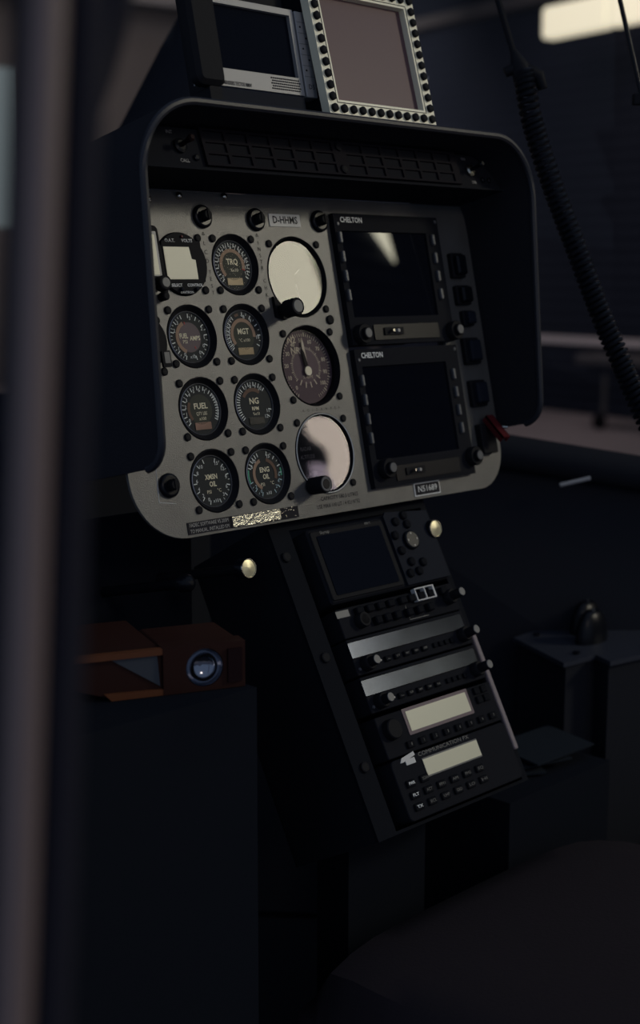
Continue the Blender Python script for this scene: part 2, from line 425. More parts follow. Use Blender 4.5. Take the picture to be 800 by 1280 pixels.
# ------------------------------------------------------------------ small round gauges
fd = .0050                         # depth of the dial face behind the panel surface
g_ = MB(); rr0 = SMALL_R - .0006
g_.lathe(0, 0, [(rr0, -.0006), (rr0 - .0008, -.0010), (.0250, fd - .0010), (.0244, fd - .0010), (.0244, fd + .0015)], 'black', 48, cap0=False, cap1=False)
g_.lathe(0, 0, [(rr0, -.0006), (rr0, .012), (.0265, .0125), (.0265, .062)], 'black', 40, cap0=False)
BEZ = g_.mesh('bezel')
RIMM = MB().lathe(0, 0, [(.0244, fd - .0012), (.0238, fd - .0016), (.0234, fd - .0004)], 'rim_steel', 48, cap0=False, cap1=False).mesh('rim')
GLS = MB().lathe(0, 0, [(.0236, fd - .0008)], 'gauge_glass', 48, cap0=False).mesh('glass')
def small_gauge(cx, cz, label, draw):
    t = thing('round_gauge', label, 'gauge', (cx, 0, cz), group='small round engine gauges')
    place('bezel', BEZ, t, cx, cz); place('face_rim', RIMM, t, cx, cz)
    f = MB(); f.v = []; draw(f, fd)
    place('dial', f.mesh('dial'), t, cx, cz)
    place('glass', GLS, t, cx, cz)
    for dx in (-.0248, .0248):
        for dz in (-.0248, .0248): place('screw', SCREW, t, cx + dx, cz + dz)
    return t
def base(f, y, m='dial_black', inner='dial_olive'):
    f.lathe(0, 0, [(.0236, y)], m, 48, cap0=False)
    if inner: f.lathe(0, 0, [(.0142, y - .0003)], inner, 40, cap0=False)
def scale(f, y, a0, a1, n, labels=None, minor=2, r=.0222, m='ink_white', lr=.0180):
    for i in range(n + 1):
        a = a0 + (a1 - a0) * i / n
        f.tick(0, 0, r - .0040, r, a, .0009, y - .0006, m)
        if i < n:
            for j in range(1, minor): f.tick(0, 0, r - .0022, r, a + (a1 - a0) / n * j / minor, .0005, y - .0006, m)
        if labels and i < len(labels) and labels[i]:
            b = math.radians(a + 7); f.text(labels[i], lr * math.sin(b), lr * math.cos(b), y - .0007, .0036, m)
def lcd(f, y, m): f.rrect(.0005, -.0155, .0195, .0068, .0004, y - .0008, y - .0002, m)
def d_trq(f, y):
    base(f, y); f.arc(0, .0005, .0125, .0160, -135, 105, y - .0005, 'ink_tan', 40)
    f.tick(0, .0005, .0122, .0162, 108, .0010, y - .0007, 'ink_red')
    scale(f, y, -135, 125, 14, ['0', '', '1', '2', '3', '4', '5', '6', '7', '8', '9', '10', '11', '12'])
    f.text('TRQ', .0002, .0035, y - .0006, .0058, 'ink_cream', width=.0145, bold=True); f.text('%x10', .0015, -.0045, y - .0006, .0034, 'ink_cream'); lcd(f, y, 'lcd_amber')
def d_fa(f, y):
    base(f, y, inner='dial_mauve_dark'); f.arc(0, 0, .0125, .0160, -158, -22, y - .0005, 'ink_tan', 30)
    scale(f, y, -160, -20, 5, ['0', '1', '', '2', '3'], 3); scale(f, y, 5, 165, 6, ['3', '', '2', '1', '0', '0', '1'], 2, m='ink_white')
    f.text('FUEL', -.0065, .0012, y - .0006, .0048, 'ink_cream', width=.0100, bold=True); f.text('PSI', -.0055, -.0042, y - .0006, .0036, 'ink_cream')
    f.text('AMPS', .0068, -.0012, y - .0006, .0044, 'ink_cream', width=.0125, bold=True); f.text('x10', .001, -.0185, y - .0006, .0034, 'ink_white')
    f.tick(0, 0, .0125, .0150, -14, .0010, y - .0007, 'ink_red'); f.tick(0, 0, .0100, .0125, 150, .0010, y - .0007, 'ink_red')
def d_mgt(f, y):
    base(f, y); f.arc(0, .0005, .0125, .0160, -128, 100, y - .0005, 'ink_tan', 40); f.arc(0, 0, .0190, .0215, -22, -8, y - .0005, 'ink_brown', 6)
    scale(f, y, -130, -35, 9, ['0', '1', '2', '3', '4', '5', '6'], 2); scale(f, y, 5, 120, 4, ['8', '9', '', '10'], 2)
    f.text('MGT', .0004, .0035, y - .0006, .0058, 'ink_cream', width=.0145, bold=True); f.text('\u00b0C x100', .0005, -.0050, y - .0006, .0032, 'ink_cream'); lcd(f, y, 'lcd_amber')
def d_fuel(f, y):
    base(f, y); f.arc(0, 0, .0125, .0155, -130, -60, y - .0005, 'ink_brown', 20)
    scale(f, y, -130, 40, 8, ['0', '1', '2', '3', '4', '5', '6', '7'], 2); scale(f, y, 50, 120, 9, None, 2)
    f.text('FUEL', .0005, .0030, y - .0006, .0056, 'ink_cream', width=.0165, bold=True); f.text('QTY LBS', .0007, -.0040, y - .0006, .0034, 'ink_cream', width=.013); f.text('x100', .0010, -.0088, y - .0006, .0032, 'ink_cream'); lcd(f, y, 'lcd_pink')
def d_ng(f, y):
    base(f, y, inner=None); f.arc(0, .0005, .0125, .0160, -58, 38, y - .0005, 'ink_brown', 24)
    scale(f, y, -130, -45, 12, None, 1); scale(f, y, -32, 45, 4, ['7', '8', '9', '10'], 2); scale(f, y, 105, 125, 1, ['11', '12'], 1)
    f.text('NG', .0004, .0035, y - .0006, .0062, 'ink_cream', width=.0120, bold=True); f.text('RPM', .0008, -.0038, y - .0006, .0036, 'ink_cream', bold=True); f.text('%x10', .0010, -.0088, y - .0006, .0030, 'ink_cream'); lcd(f, y, 'lcd_dark')
def d_xm(f, y):
    base(f, y, inner=None); scale(f, y, -165, -20, 6, ['0', '2', '4', '6', '8', '10'], 1); scale(f, y, 20, 160, 5, ['15', '12', '9', '6', '3'], 2)
    f.text('XMSN', 0, .0040, y - .0006, .0050, 'ink_cream', width=.0150, bold=True); f.text('OIL', .0008, -.0028, y - .0006, .0050, 'ink_cream', width=.0085, bold=True)
    f.text('PSI', -.0050, -.0098, y - .0006, .0034, 'ink_cream'); f.text('\u00b0C', .0075, -.0092, y - .0006, .0034, 'ink_cream'); f.text('x10', .0015, -.0185, y - .0006, .0034, 'ink_white')
def d_eng(f, y):
    base(f, y, inner=None); f.arc(0, 0, .0125, .0158, -155, -18, y - .0005, 'ink_tan', 30); f.arc(0, 0, .0125, .0158, 15, 112, y - .0005, 'ink_brown', 24)
    scale(f, y, -160, -110, 2, ['0', '2'], 2, m='ink_blue'); scale(f, y, -70, -20, 5, ['8', '', '10', ''], 1); scale(f, y, 15, 70, 2, ['15', '', ''], 2); scale(f, y, 90, 150, 3, ['6', '4', '2'], 1, m='ink_blue')
    f.arc(0, 0, .0205, .0222, -110, -75, y - .0005, 'ink_green', 8); f.arc(0, 0, .0205, .0222, 78, 98, y - .0005, 'ink_green', 8)
    f.text('ENG', 0, .0042, y - .0006, .0050, 'ink_cream', width=.0125, bold=True); f.text('OIL', .0008, -.0026, y - .0006, .0050, 'ink_cream', width=.0085, bold=True)
    f.text('PSI', -.0050, -.0098, y - .0006, .0034, 'ink_cream'); f.text('\u00b0C', .0075, -.0092, y - .0006, .0034, 'ink_cream'); f.text('x10', .0015, -.0185, y - .0006, .0034, 'ink_white')
small_gauge(C2, ROW[0], 'round gauge marked TRQ with tan arc and amber window', d_trq)
small_gauge(0, ROW[1], 'round gauge marked FUEL PSI and AMPS with mauve centre', d_fa)
small_gauge(C2, ROW[1], 'round gauge marked MGT with tan arc and amber window', d_mgt)
small_gauge(0, ROW[2], 'round gauge marked FUEL QTY LBS with pinkish window', d_fuel)
small_gauge(C2, ROW[2], 'round gauge marked NG RPM with blank dark window', d_ng)
small_gauge(0, ROW[3], 'round gauge marked XMSN OIL without any coloured arc', d_xm)
small_gauge(C2, ROW[3], 'round gauge marked ENG OIL with two tan arcs', d_eng)

# outside air temperature / volts indicator
t = thing('voltmeter', 'round black OAT and VOLTS meter with pale rectangular display', 'meter', (0, 0, 0))
f = MB().lathe(0, 0, [(.0294, .012), (.0294, -.0022), (.0288, -.0032)], 'black', 56, cap0=False); f.lathe(0, 0, [(.0265, .012), (.0265, .06)], 'black', 40)
f.rrect(.0010, .0018, .0465, .0385, .001, -.0035, -.0031, 'black')
f.text('O.A.T.', -.0120, .0212, -.0035, .0032, 'ink_white', bold=True); f.text('VOLTS', .0085, .0212, -.0035, .0032, 'ink_white', bold=True)
f.text('SELECT', -.0115, -.0205, -.0035, .0029, 'ink_white', bold=True); f.text('CONTROL', .0105, -.0205, -.0035, .0029, 'ink_white', bold=True); f.text('DAVTRON', -.0005, -.0272, -.0035, .0024, 'ink_white')
part('bezel', f, t)
L = [(-.0215, .0152), (.0090, .0152), (.0105, .0040), (.0150, .0030), (.0150, -.0150), (-.0215, -.0150)][::-1]
part('display', MB().plate(L, [], -.0042, -.0036, 'lcd_cream'), t, 'pale cream liquid crystal display')
for x in (-.0075, .0105): part('push_button', MB().lathe(x, -.0245, [(.0018, -.003), (.0018, -.0060), (.0012, -.0066)], 'blue_grey', 12), t)
part('indicator_lamp', MB().lathe(.0025, .0250, [(.0013, -.003), (.0013, -.0045), (.0007, -.005)], 'guard_red', 10), t)
for dx in (-.0248, .0248):
    for dz in (-.0248, .0248):
        if (dx, dz) not in ((-.0248, .0248),): place('screw', SCREW, t, dx, dz)

# instruments half hidden behind the hood's left side
t = thing('display_unit', 'black box with a narrow bright screen at the panel left edge', 'display', (-.057, 0, .005))
f = MB().rrect(-.0540, .0045, .0540, .0590, .005, -.0080, -.0037, 'black', .0015); f.rrect(-.0560, .0045, .0500, .0500, .003, -.0036, -.0034, 'black'); part('case', f, t)
f = MB().rrect(-.0545, .0075, .0460, .0410, .001, -.0086, -.0081, 'silver'); f.rrect(-.0570, .0065, .0460, .0370, .001, -.0090, -.0087, 'lcd_cream'); part('screen', f, t, 'cream screen')
k = MB().lathe(-.0350, -.0205, [(.0072, -.0081), (.0070, -.0160), (.0060, -.0168)], 'black', 20); k.lathe(-.0350, -.0205, [(.0045, -.0168), (.0043, -.0172)], 'silver_dark', 16); part('knob', k, t)
k = MB().lathe(-.0300, -.0310, [(.0040, -.0003), (.0040, -.008), (.003, -.009)], 'black', 16); part('knob', k, t)
t = thing('hour_meter', 'black round instrument peeking out beside the FUEL PSI gauge', 'instrument', (-.072, 0, -.0720))
f = MB().lathe(-.0620, -.0720, [(.0245, -.0003), (.0245, -.008), (.022, -.0095)], 'black', 40); part('case', f, t)
f = MB().rrect(-.0440, -.0890, .0100, .0150, .001, -.012, -.0096, 'black'); f.rrect(-.0435, -.0880, .0060, .0100, .0005, -.0124, -.0121, 'silver_dark'); part('window', f, t)
place('screw', SCREW, t, -.0400, -.0520); place('screw', SCREW, t, -.0400, -.0990)

# ------------------------------------------------------------------ large instruments
def big_gauge(cz, name, label, cat, face_r, depth, draw, glass, rim=None):
    t = thing(name, label, cat, (C3, 0, cz))
    g = MB().lathe(C3, cz, [(.0406, -.0004), (.0400, -.0010), (face_r + .0008, depth - .001), (face_r + .0004, depth + .001)], 'black', 64, cap0=False, cap1=False)
    g.lathe(C3, cz, [(.0406, -.0004), (.0406, .014), (.0380, .0145), (.0380, .10)], 'black', 48, cap0=False)
    part('bezel', g, t)
    f = MB(); draw(f, C3, cz, depth); part('dial', f, t)
    part('glass', MB().lathe(C3, cz, [(face_r + .0002, depth - .0035)], glass, 64, cap0=False), t)
    if rim: part('chrome_ring', MB().lathe(C3, cz, [(.0405, -.0008), (.0400, -.0018), (.0393, -.0012)], 'ring_bright', 64, cap0=False, cap1=False), t, 'bright thin ring')
    for dx in (-.0330, .0330):
        for dz in (-.0330, .0330):
            if not (cz == BIG[0] and dx < 0 and dz < 0) and not (cz == BIG[2] and dx < 0 and dz < 0): place('screw', SCREW, t, C3 + dx, cz + dz)
    return t
def d_adi(f, x, z, y):
    f.lathe(x, z, [(.0366, y + .002)], 'dial_black', 64, cap0=False)
    f.plate([(x + .0362 * math.cos(a), z + .0362 * math.sin(a)) for a in [2 * PI * i / 48 for i in range(48)]], [], y + .0006, y + .0012, 'dial_olive')
    f.tick(x + .002, z - .002, .004, .020, 172, .0010, y, 'ink_white'); f.tick(x + .003, z + .004, .000, .0085, 55, .0008, y, 'ink_white')
adi = big_gauge(BIG[0], 'attitude_indicator', 'large round instrument with blank pale cream face and black knob', 'gauge', .0368, .0062, d_adi, 'big_glass')
k = MB().plate([(C3 - .041, BIG[0] - .020), (C3 - .0405, BIG[0] - .0400), (C3 - .0285, BIG[0] - .0430), (C3 - .0200, BIG[0] - .0410), (C3 - .031, BIG[0] - .030)], [], -.0040, -.0004, 'black')
part('knob_boss', k, adi)
k = MB().lathe(C3 - .0330, BIG[0] - .0345, [(.0058, -.004), (.0058, -.010), (.0088, -.012), (.0088, -.026), (.0080, -.0275)], 'black', 28); k.lathe(C3 - .0330, BIG[0] - .0345, [(.0062, -.0275), (.0058, -.0279)], 'silver_dark', 24)
part('knob', k, adi)
def d_nr(f, x, z, y):
    f.lathe(x, z, [(.0372, y)], 'dial_mauve_dark', 64, cap0=False)
    f.lathe(x, z, [(.0190, y - .0004)], 'dial_mauve', 40, cap0=False)
    for i in range(60):
        a = -150 + 5.2 * i; f.tick(x, z, .0310, .0340 if i % 5 else .0352, a, .0006 if i % 5 else .0010, y - .0004, 'ink_cream')
    for i in range(0, 11):
        a = math.radians(-140 + 27 * i); f.text(str(i * 10), x + .0268 * math.sin(a), z + .0268 * math.cos(a), y - .0005, .0042, 'ink_cream', bold=True)
    for i in range(50):
        a = -130 + 5.2 * i
        f.tick(x, z, .0180, .0205 if i % 5 else .0215, a, .0006 if i % 5 else .0009, y - .0006, 'ink_cream')
    f.arc(x, z, .0172, .0192, 120, 225, y - .0005, 'dial_mauve_dark', 20)
    for i in range(5): f.tick(x, z, .0155, .0215, 125 + 22 * i, .0014, y - .0007, 'ink_cream')
    f.text('N2', x - .0150, z + .0275, y - .0006, .0070, 'ink_cream', bold=True); f.text('NR', x - .0120, z + .0165, y - .0010, .0070, 'ink_cream', bold=True)
    f.text('% RPM', x + .0005, z - .0105, y - .0008, .0036, 'ink_cream')
    f.lathe(x, z - .0045, [(.0050, y - .0030), (.0046, y - .0036)], 'ink_cream', 24)
def needle(x, z, a, l, w, y, m):
    a = math.radians(a); d = (math.sin(a), math.cos(a)); p = (d[1], -d[0])
    pts = [(x + d[0] * r + p[0] * k, z + d[1] * r + p[1] * k) for r, k in ((0, -w), (l * .8, -w * .7), (l, 0), (l * .8, w * .7), (0, w))]
    return MB().plate(pts, [], y - .0006, y, m)
nr = big_gauge(BIG[1], 'rotor_tachometer', 'large round instrument with mauve dial and two needles', 'gauge', .0374, .0085, d_nr, 'coated_glass')
part('needle', needle(C3, BIG[1] - .004, -3, .034, .0022, .0070, 'ink_cream'), nr); part('needle', needle(C3, BIG[1] - .004, -11, .023, .0024, .0060, 'ink_black'), nr, 'black needle')
def d_ra(f, x, z, y):
    f.lathe(x, z, [(.0374, y)], 'dial_black', 64, cap0=False)
    f.text('RADAR', x - .0215, z + .0065, y - .0005, .0042, 'silver', width=.015); f.text('ALTITUDE', x - .0205, z - .0015, y - .0005, .0042, 'silver', width=.020)
    f.text('x100', x - .016, z - .0185, y - .0005, .0040, 'silver')
    for i in range(24): f.tick(x, z, .0335, .0362, -20 + 12 * i, .0007, y - .0005, 'silver')
    f.text('FT', x + .013, z - .031, y - .0005, .0034, 'silver')
ra = big_gauge(BIG[2], 'radar_altimeter', 'large round instrument with bright ring, marked RADAR ALTITUDE', 'gauge', .0376, .0050, d_ra, 'big_glass', rim=True)
kx, kz = C3 - .0270, BIG[2] - .0310
k = MB().lathe(kx, kz, [(.0086, -.0020), (.0086, -.0210), (.0080, -.0220)], 'black', 32); k.lathe(kx, kz, [(.0074, -.0221), (.0070, -.0226), (.0064, -.0226)], 'silver_dark', 32, cap1=False); k.lathe(kx, kz, [(.0050, -.0221), (.0046, -.0224)], 'black_gloss', 20)
part('knob', k, ra)

# ------------------------------------------------------------------ flight displays
def efis(z1, z0, label, base_z):
    X0, X1 = .2075, .3730; ym = -.0065
    t = thing('flight_display', label, 'display', (.286, 0, z0), group='square flight displays')
    b = MB().plate(rect(X0, X1, z0, z1), [rect(X0 + .0085, X1 - .0220, z0 + .0290, z1 - .0180)[::-1]], ym, -.0003, 'black_soft')
    b.box(X0 + .003, X1 - .012, .0040, .060, z0 + .008, z1 - .008, 'black')
    b.rrect((X0 + X1) / 2 + .004, z0 + .0125, .1050, .0160, .001, ym - .0012, ym - .0001, 'black_gloss')
    part('bezel', b, t)
    part('screen', MB().box(X0 + .0083, X1 - .0218, -.0045, -.0030, z0 + .0288, z1 - .0178, 'screen_glass'), t)
    l = MB(); l.text('CHELTON', X0 + .0095, z1 - .0068, ym - .0003, .0058, 'ink_white', width=.0330, bold=True, align='l'); part('lettering', l, t)
    place('screw', MB().lathe(0, 0, [(.0020, 0), (.0020, -.0008), (.0014, -.0012)], 'silver_dark', 12).mesh('screw'), t, X0 + .0050, z1 - .0110, y=ym)
    place('screw', MB().lathe(0, 0, [(.0020, 0), (.0020, -.0008), (.0014, -.0012)], 'silver_dark', 12).mesh('screw'), t, X1 - .0040, z1 - .0050, y=ym)
    for x in (X0 + .0043, X1 - .0135):
        for i in range(4): part('side_button', MB().rrect(x, z1 - .0255 - .0200 * i - (.007 if base_z else 0), .0042, .0120, .0012, ym - .0035, ym - .0001, 'silver_dark', .0008), t)
    zk = z0 + (.0190 if base_z else .0105)
    for x in ((.2255 if base_z else .2200), .3695):
        k = MB().lathe(x, zk, [(.0105, ym - .0001), (.0105, ym - .0080), (.0098, ym - .0090)], 'black', 32)
        k.lathe(x, zk, [(.0062, ym - .009), (.0062, -.0188), (.0056, -.0195)], 'black', 24)
        p = part('knob', k, t); part('cap', MB().lathe(x, zk, [(.0050, -.0196), (.0047, -.0199)], 'silver_dark', 20), p, 'lighter end cap')
    k = MB().rrect(X0 + .0640, z0 + .0130, .0300, .0080, .001, ym - .0028, ym - .0013, 'black')
    k.lathe(X0 + .058, z0 + .0130, [(.0018, ym - .0028), (.0016, ym - .008)], 'chrome', 10); k.lathe(X0 + .068, z0 + .0130, [(.0022, ym - .0028), (.0018, ym - .006)], 'silver', 10)
    part('slot', k, t)
    return t
efis(.0530, -.0845, 'upper of the two black square flight displays with side buttons', False)
efis(-.0890, -.2335, 'lower of the two black square flight displays, above the N51689 plate', True)

# ------------------------------------------------------------------ centre console
cb = MB()
cb.plate(rect(.0690, .3020, -.3190, .0000), [rect(.0950, .2930, -.3160, -.0100)[::-1]], 0, .004, 'console_paint')
cb.box(.0690, .0730, .0040, .1200, -.3190, .0000, 'black_soft'); cb.box(.2980, .3020, .0040, .1200, -.3190, 0, 'black_soft')
cb.box(.0690, .3020, .1200, .1240, -.3190, 0, 'black'); cb.box(.0730, .2980, .0040, .1200, -.3190, -.3165, 'black_soft')

cons = thing('centre_console', 'dark upright radio console below the instrument panel', 'console', (.185, .10, -.335), CONS, mb=cb)
part('edge_flange', MB().rrect(.2985, -.2200, .0070, .1300, .002, -.0035, -.0002, 'flange_lit', .001), cons, 'mauve edge strip coloured paler as if lit')
for x, z in ((.0786, -.0358), (.0830, -.1400), (.0830, -.2500)):
    part('fastener', MB().lathe(x, z, [(.0052, -.0002), (.0052, -.0024), (.0040, -.0030)], 'black', 20), cons)
thing('console_leg', 'black support under the lower end of the radio console', 'support', (.19, -.07, .751), WORLD, mb=MB().box(.13, .25, -.095, -.050, .751, 1.050, 'locker_black'))
Yc = -.0070
# push-pull knobs
def pull_knob(x, z, y1, y0, label, F=COCK):
    k = MB().lathe(x, z, [(.0050, y0), (.0050, y1 + .014)], 'black', 20)
    t = thing('pull_knob', label, 'knob', (x, y0, z), F, group='round push-pull knobs under the panel')
    part('stem', k, t)
    part('knob_body', MB().lathe(x, z, [(.0060, y1 + .014), (.0098, y1 + .010), (.0098, y1 + .001), (.0090, y1)], 'black_gloss', 32), t)
    c = MB().lathe(x, z, [(.0095, y1 - .0002), (.0092, y1 - .0012), (.0086, y1 - .0012), (.0084, y1 - .0004)], 'chrome', 32, cap0=False, cap1=False)
    c.lathe(x, z, [(.0083, y1 - .0004), (.0030, y1 - .0012), (.0006, y1 - .0014)], 'brass_face', 32); part('cap', c, t, 'shiny brushed metal cap')
    return t
pull_knob(.2824, -.2850, -.0135, .0050, 'round knob with bright cap to the right of the map display')
pull_knob(.0240, -.2890, .0000, .1385, 'round knob with bright cap left of the console, below the panel')
t = thing('pull_knob', 'small dark knob with tiny glints left of the bright capped knob', 'knob', (-.045, .138, -.292))
k = MB().lathe(-.045, -.2920, [(.0050, .1385), (.0050, .018), (.0080, .016), (.0080, .006), (.0060, .003), (.0020, .001)], 'black_gloss', 24); part('knob_body', k, t)
kp = MB().box(-.300, .066, .0690, .090, .751, 1.385, 'locker_black')
thing('knee_panel', 'black upright panel below the instrument panel carrying the pull knobs', 'panel', (-.117, .08, .751), WORLD, mb=kp)

# moving map unit
g = thing('map_display', 'dark moving map display with round keys at the top of the console', 'display', (.195, 0, -.092), CONS)
b = MB().rrect(.1950, -.0545, .1800, .0780, .004, -.0120, .0600, 'black_soft', .002)
b.rrect(.1600, -.0545, .1060, .0720, .003, -.0135, -.0121, 'black', .0008)
b.plate([(.2155, -.0920), (.2830, -.0920), (.2830, -.0175), (.2200, -.0120), (.2155, -.0160)], [], -.0150, -.0121, 'blue_grey')
part('case', b, g)
part('screen', MB().rrect(.1600, -.0550, .0920, .0620, .002, -.0142, -.0136, 'screen_soft'), g)
l = MB(); l.text('Skymap', .1200, -.0212, -.0144, .0032, 'silver_dark', align='l'); part('lettering', l, g); l = MB(); l.text('MIII C', .1900, -.0200, -.0144, .0026, 'silver_dark'); part('lettering', l, g)
for u, s in ((.2292, -.0242), (.2441, -.0190), (.2450, -.0290), (.2215, -.0384), (.2230, -.0555), (.2311, -.0689), (.2481, -.0718), (.2237, -.0805), (.2378, -.0801)):
    part('round_key', MB().lathe(u, s, [(.0048, -.0150), (.0046, -.0175), (.0036, -.0184)], 'button_black', 20), g)
dp = MB().lathe(.2420, -.0465, [(.0105, -.0150), (.0100, -.0180), (.0085, -.0190)], 'black_gloss', 32)
for a in (0, 90, 180, 270): dp.tick(.2420, -.0465, .0060, .0074, a, .0022, -.0192, 'silver')
part('direction_pad', dp, g)

# audio selector
g = thing('audio_panel', 'black audio selector with rows of small buttons below the map display', 'radio', (.2, 0, -.129), CONS)
b = MB().rrect(.2000, -.1135, .1780, .0300, .0015, Yc, .10, 'black_soft', .0008); part('faceplate', b, g)
part('placard', MB().rrect(.1185, -.1040, .0180, .0070, .0004, Yc - .0006, Yc - .0001, 'silver_dark'), g, 'small greyish label')
for i, u in enumerate((.1399, .1552, .1706, .1864, .2047, .2184, .2328, .2482, .2690)):
    m = 'button_black'
    part('push_button', MB().rrect(u, -.1050, .0105, .0076, .0015, Yc - .0055, Yc - .0001, m, .001), g)
for i, u in enumerate((.1600, .1740, .1890, .2070, .2230, .2400)):
    part('push_button', MB().rrect(u, -.1185, .0095, .0085, .0020, Yc - .0065, Yc - .0001, 'button_black', .0012), g)
fr = MB().plate(rect(.2235, .2535, -.1102, -.0965), [rect(.2247, .2378, -.1090, -.0976)[::-1], rect(.2392, .2512, -.1090, -.0976)[::-1]], Yc - .0060, Yc - .0002, 'label_white')
part('button_guard', fr, g, 'worn white edge around two buttons')
part('label_line', MB().box(.2080, .2084, Yc - .0004, Yc - .0001, -.1260, -.1105, 'silver_dark').box(.2084, .2380, Yc - .0004, Yc - .0001, -.1262, -.1256, 'silver_dark'), g)
def shaft(x, s, y1, col='silver_dark'):
    k = MB().lathe(x, s, [(.0078, Yc - .0001), (.0078, -.0150), (.0070, -.0160)], 'black', 24)
    k.lathe(x, s, [(.0050, -.0160), (.0050, y1 + .0010), (.0045, y1)], 'black', 20)
    return k, MB().lathe(x, s, [(.0046, y1 - .0001), (.0042, y1 - .0005)], col, 16)
def kpart(g, km):
    p = part('knob', km[0], g); part('cap', km[1], p, 'lighter end cap')
kpart(g, shaft(.2745, -.1135, -.0290)); kpart(g, shaft(.1380, -.1150, -.0150))

# two navigation/communication radios with metal strips
for i, (s0, s1, lbl, labs) in enumerate(((-.1330, -.1490, 'radio with a grey metal strip, upper of the two strip-faced radios', ('.', 'C/F', 'TEST', 'NAV', 'IDENT')), (-.1715, -.1875, 'radio with a grey metal strip, lower of the two strip-faced radios', ('.', 'C/F', 'MEM', 'COM', 'SQL')))):
    g = thing('comm_radio', lbl, 'radio', (.2, 0, s1 - .018), CONS, group='radios with metal display strips')
    part('faceplate', MB().rrect(.2000, (s0 + s1) / 2 - .0070, .1780, .0365, .0015, Yc, .10, 'black_soft', .0008), g)
    part('display_strip', MB().rrect(.1965, (s0 + s1) / 2, .1735, .0160, .0012, Yc - .0012, Yc - .0001, 'strip_metal', .0003), g, 'grey reflective display window')
    for j in range(5):
        x = .1560 + .0140 * j
        k = MB().rrect(x, s1 - .0088, .0082, .0056, .0010, Yc - .0030, Yc - .0001, 'button_black', .0006); k.text(labs[j], x, s1 - .0088, Yc - .0034, .0020, 'silver_dark', width=.005)
        part('push_button', k, g)
    for j in range(4):
        part('push_button', MB().rrect(.2290 + .0090 * j, s1 - .0088, .0056, .0050, .0008, Yc - .0026, Yc - .0001, 'button_black', .0005), g)
    kpart(g, shaft(.2750, s1 - .0065, -.0290)); kpart(g, shaft(.1255, s1 - .0080, -.0240))
    part('indicator_lamp', MB().lathe(.1420, s1 - .0085, [(.0011, Yc - .0001), (.0010, Yc - .0010)], 'silver', 8).lathe(.1470, s1 - .0085, [(.0011, Yc - .0001), (.0010, Yc - .0010)], 'silver', 8), g)
    part('screw', MB().lathe(.1155, s1 - .0115, [(.0018, Yc - .0001), (.0016, Yc - .0010)], 'silver_dark', 10), g)

# transponder
g = thing('transponder', 'black radio unit with a mauve-framed cream display', 'radio', (.2, 0, -.2515), CONS)
part('faceplate', MB().rrect(.2000, -.2305, .1780, .0420, .0020, Yc, .10, 'black_soft', .0008), g)
part('display', MB().rrect(.2000, -.2225, .1010, .0265, .0010, Yc - .0008, Yc - .0001, 'dial_mauve').rrect(.2000, -.2225, .0930, .0200, .0006, Yc - .0012, Yc - .0009, 'lcd_cream'), g, 'cream display')
for u in (.2640, .2755):
    for s in (-.2150, -.2245): part('push_button', MB().rrect(u, s, .0088, .0074, .0010, Yc - .0030, Yc - .0001, 'button_black', .0006), g)
for j in range(8):
    k = MB().rrect(.1450 + .0185 * j, -.2440, .0100, .0070, .0010, Yc - .0030, Yc - .0001, 'button_black', .0006); k.text(str(j), .1450 + .0185 * j, -.2440, Yc - .0034, .0030, 'silver_dark'); part('push_button', k, g)
part('knob', MB().lathe(.1260, -.2250, [(.0105, Yc - .0001), (.0100, -.0140), (.0090, -.0150)], 'black', 28), g)

# keypad radio at the bottom
g = thing('keypad_radio', 'lowest console radio with cream window and three rows of marked keys', 'radio', (.19, 0, -.3130), CONS)
part('faceplate', MB().rrect(.2000, -.2835, .1780, .0600, .0060, Yc, .10, 'black_soft', .0008), g)
l = MB(); l.text('COMMUNICATION PX', .1900, -.2560, Yc - .0002, .0042, 'silver_dark', width=.078); part('lettering', l, g)
part('display', MB().rrect(.1960, -.2698, .0850, .0188, .0006, Yc - .0006, Yc - .0001, 'silver_dark').rrect(.1955, -.2698, .0840, .0160, .0004, Yc - .0012, Yc - .0007, 'lcd_cream'), g, 'cream display')
pd = MB().plate([(.1235, -.2580), (.1270, -.2538), (.1455, -.2510), (.1462, -.2548), (.1275, -.2582)], [], Yc - .0008, Yc - .0001, 'label_white'); pd.rrect(.1375, -.2592, .0135, .0055, .0003, Yc - .0009, Yc - .0001, 'label_white')
part('placard', pd, g, 'torn white sticker')
names = [['PWR', 'SCAN'], ['FLT', 'ACT', 'FM1', 'AM', 'FM2', 'SQ'], ['TX', 'BCL', 'UHF', 'GRD', 'LO', 'HI']]
for r, (s, row) in enumerate(zip((-.2790, -.2905, -.3020), names)):
    for j, n_ in enumerate(row):
        u = .1270 + .0200 * j
        k = MB().rrect(u, s + .0008 * j / 3, .0120, .0072, .0014, Yc - .0026, Yc - .0001, 'button_black', .0007)
        k.text(n_, u, s + .0008 * j / 3, Yc - .0030, .0030, 'ink_white' if j == 0 else 'silver_dark', width=.0085, bold=j == 0); part('push_button', k, g)

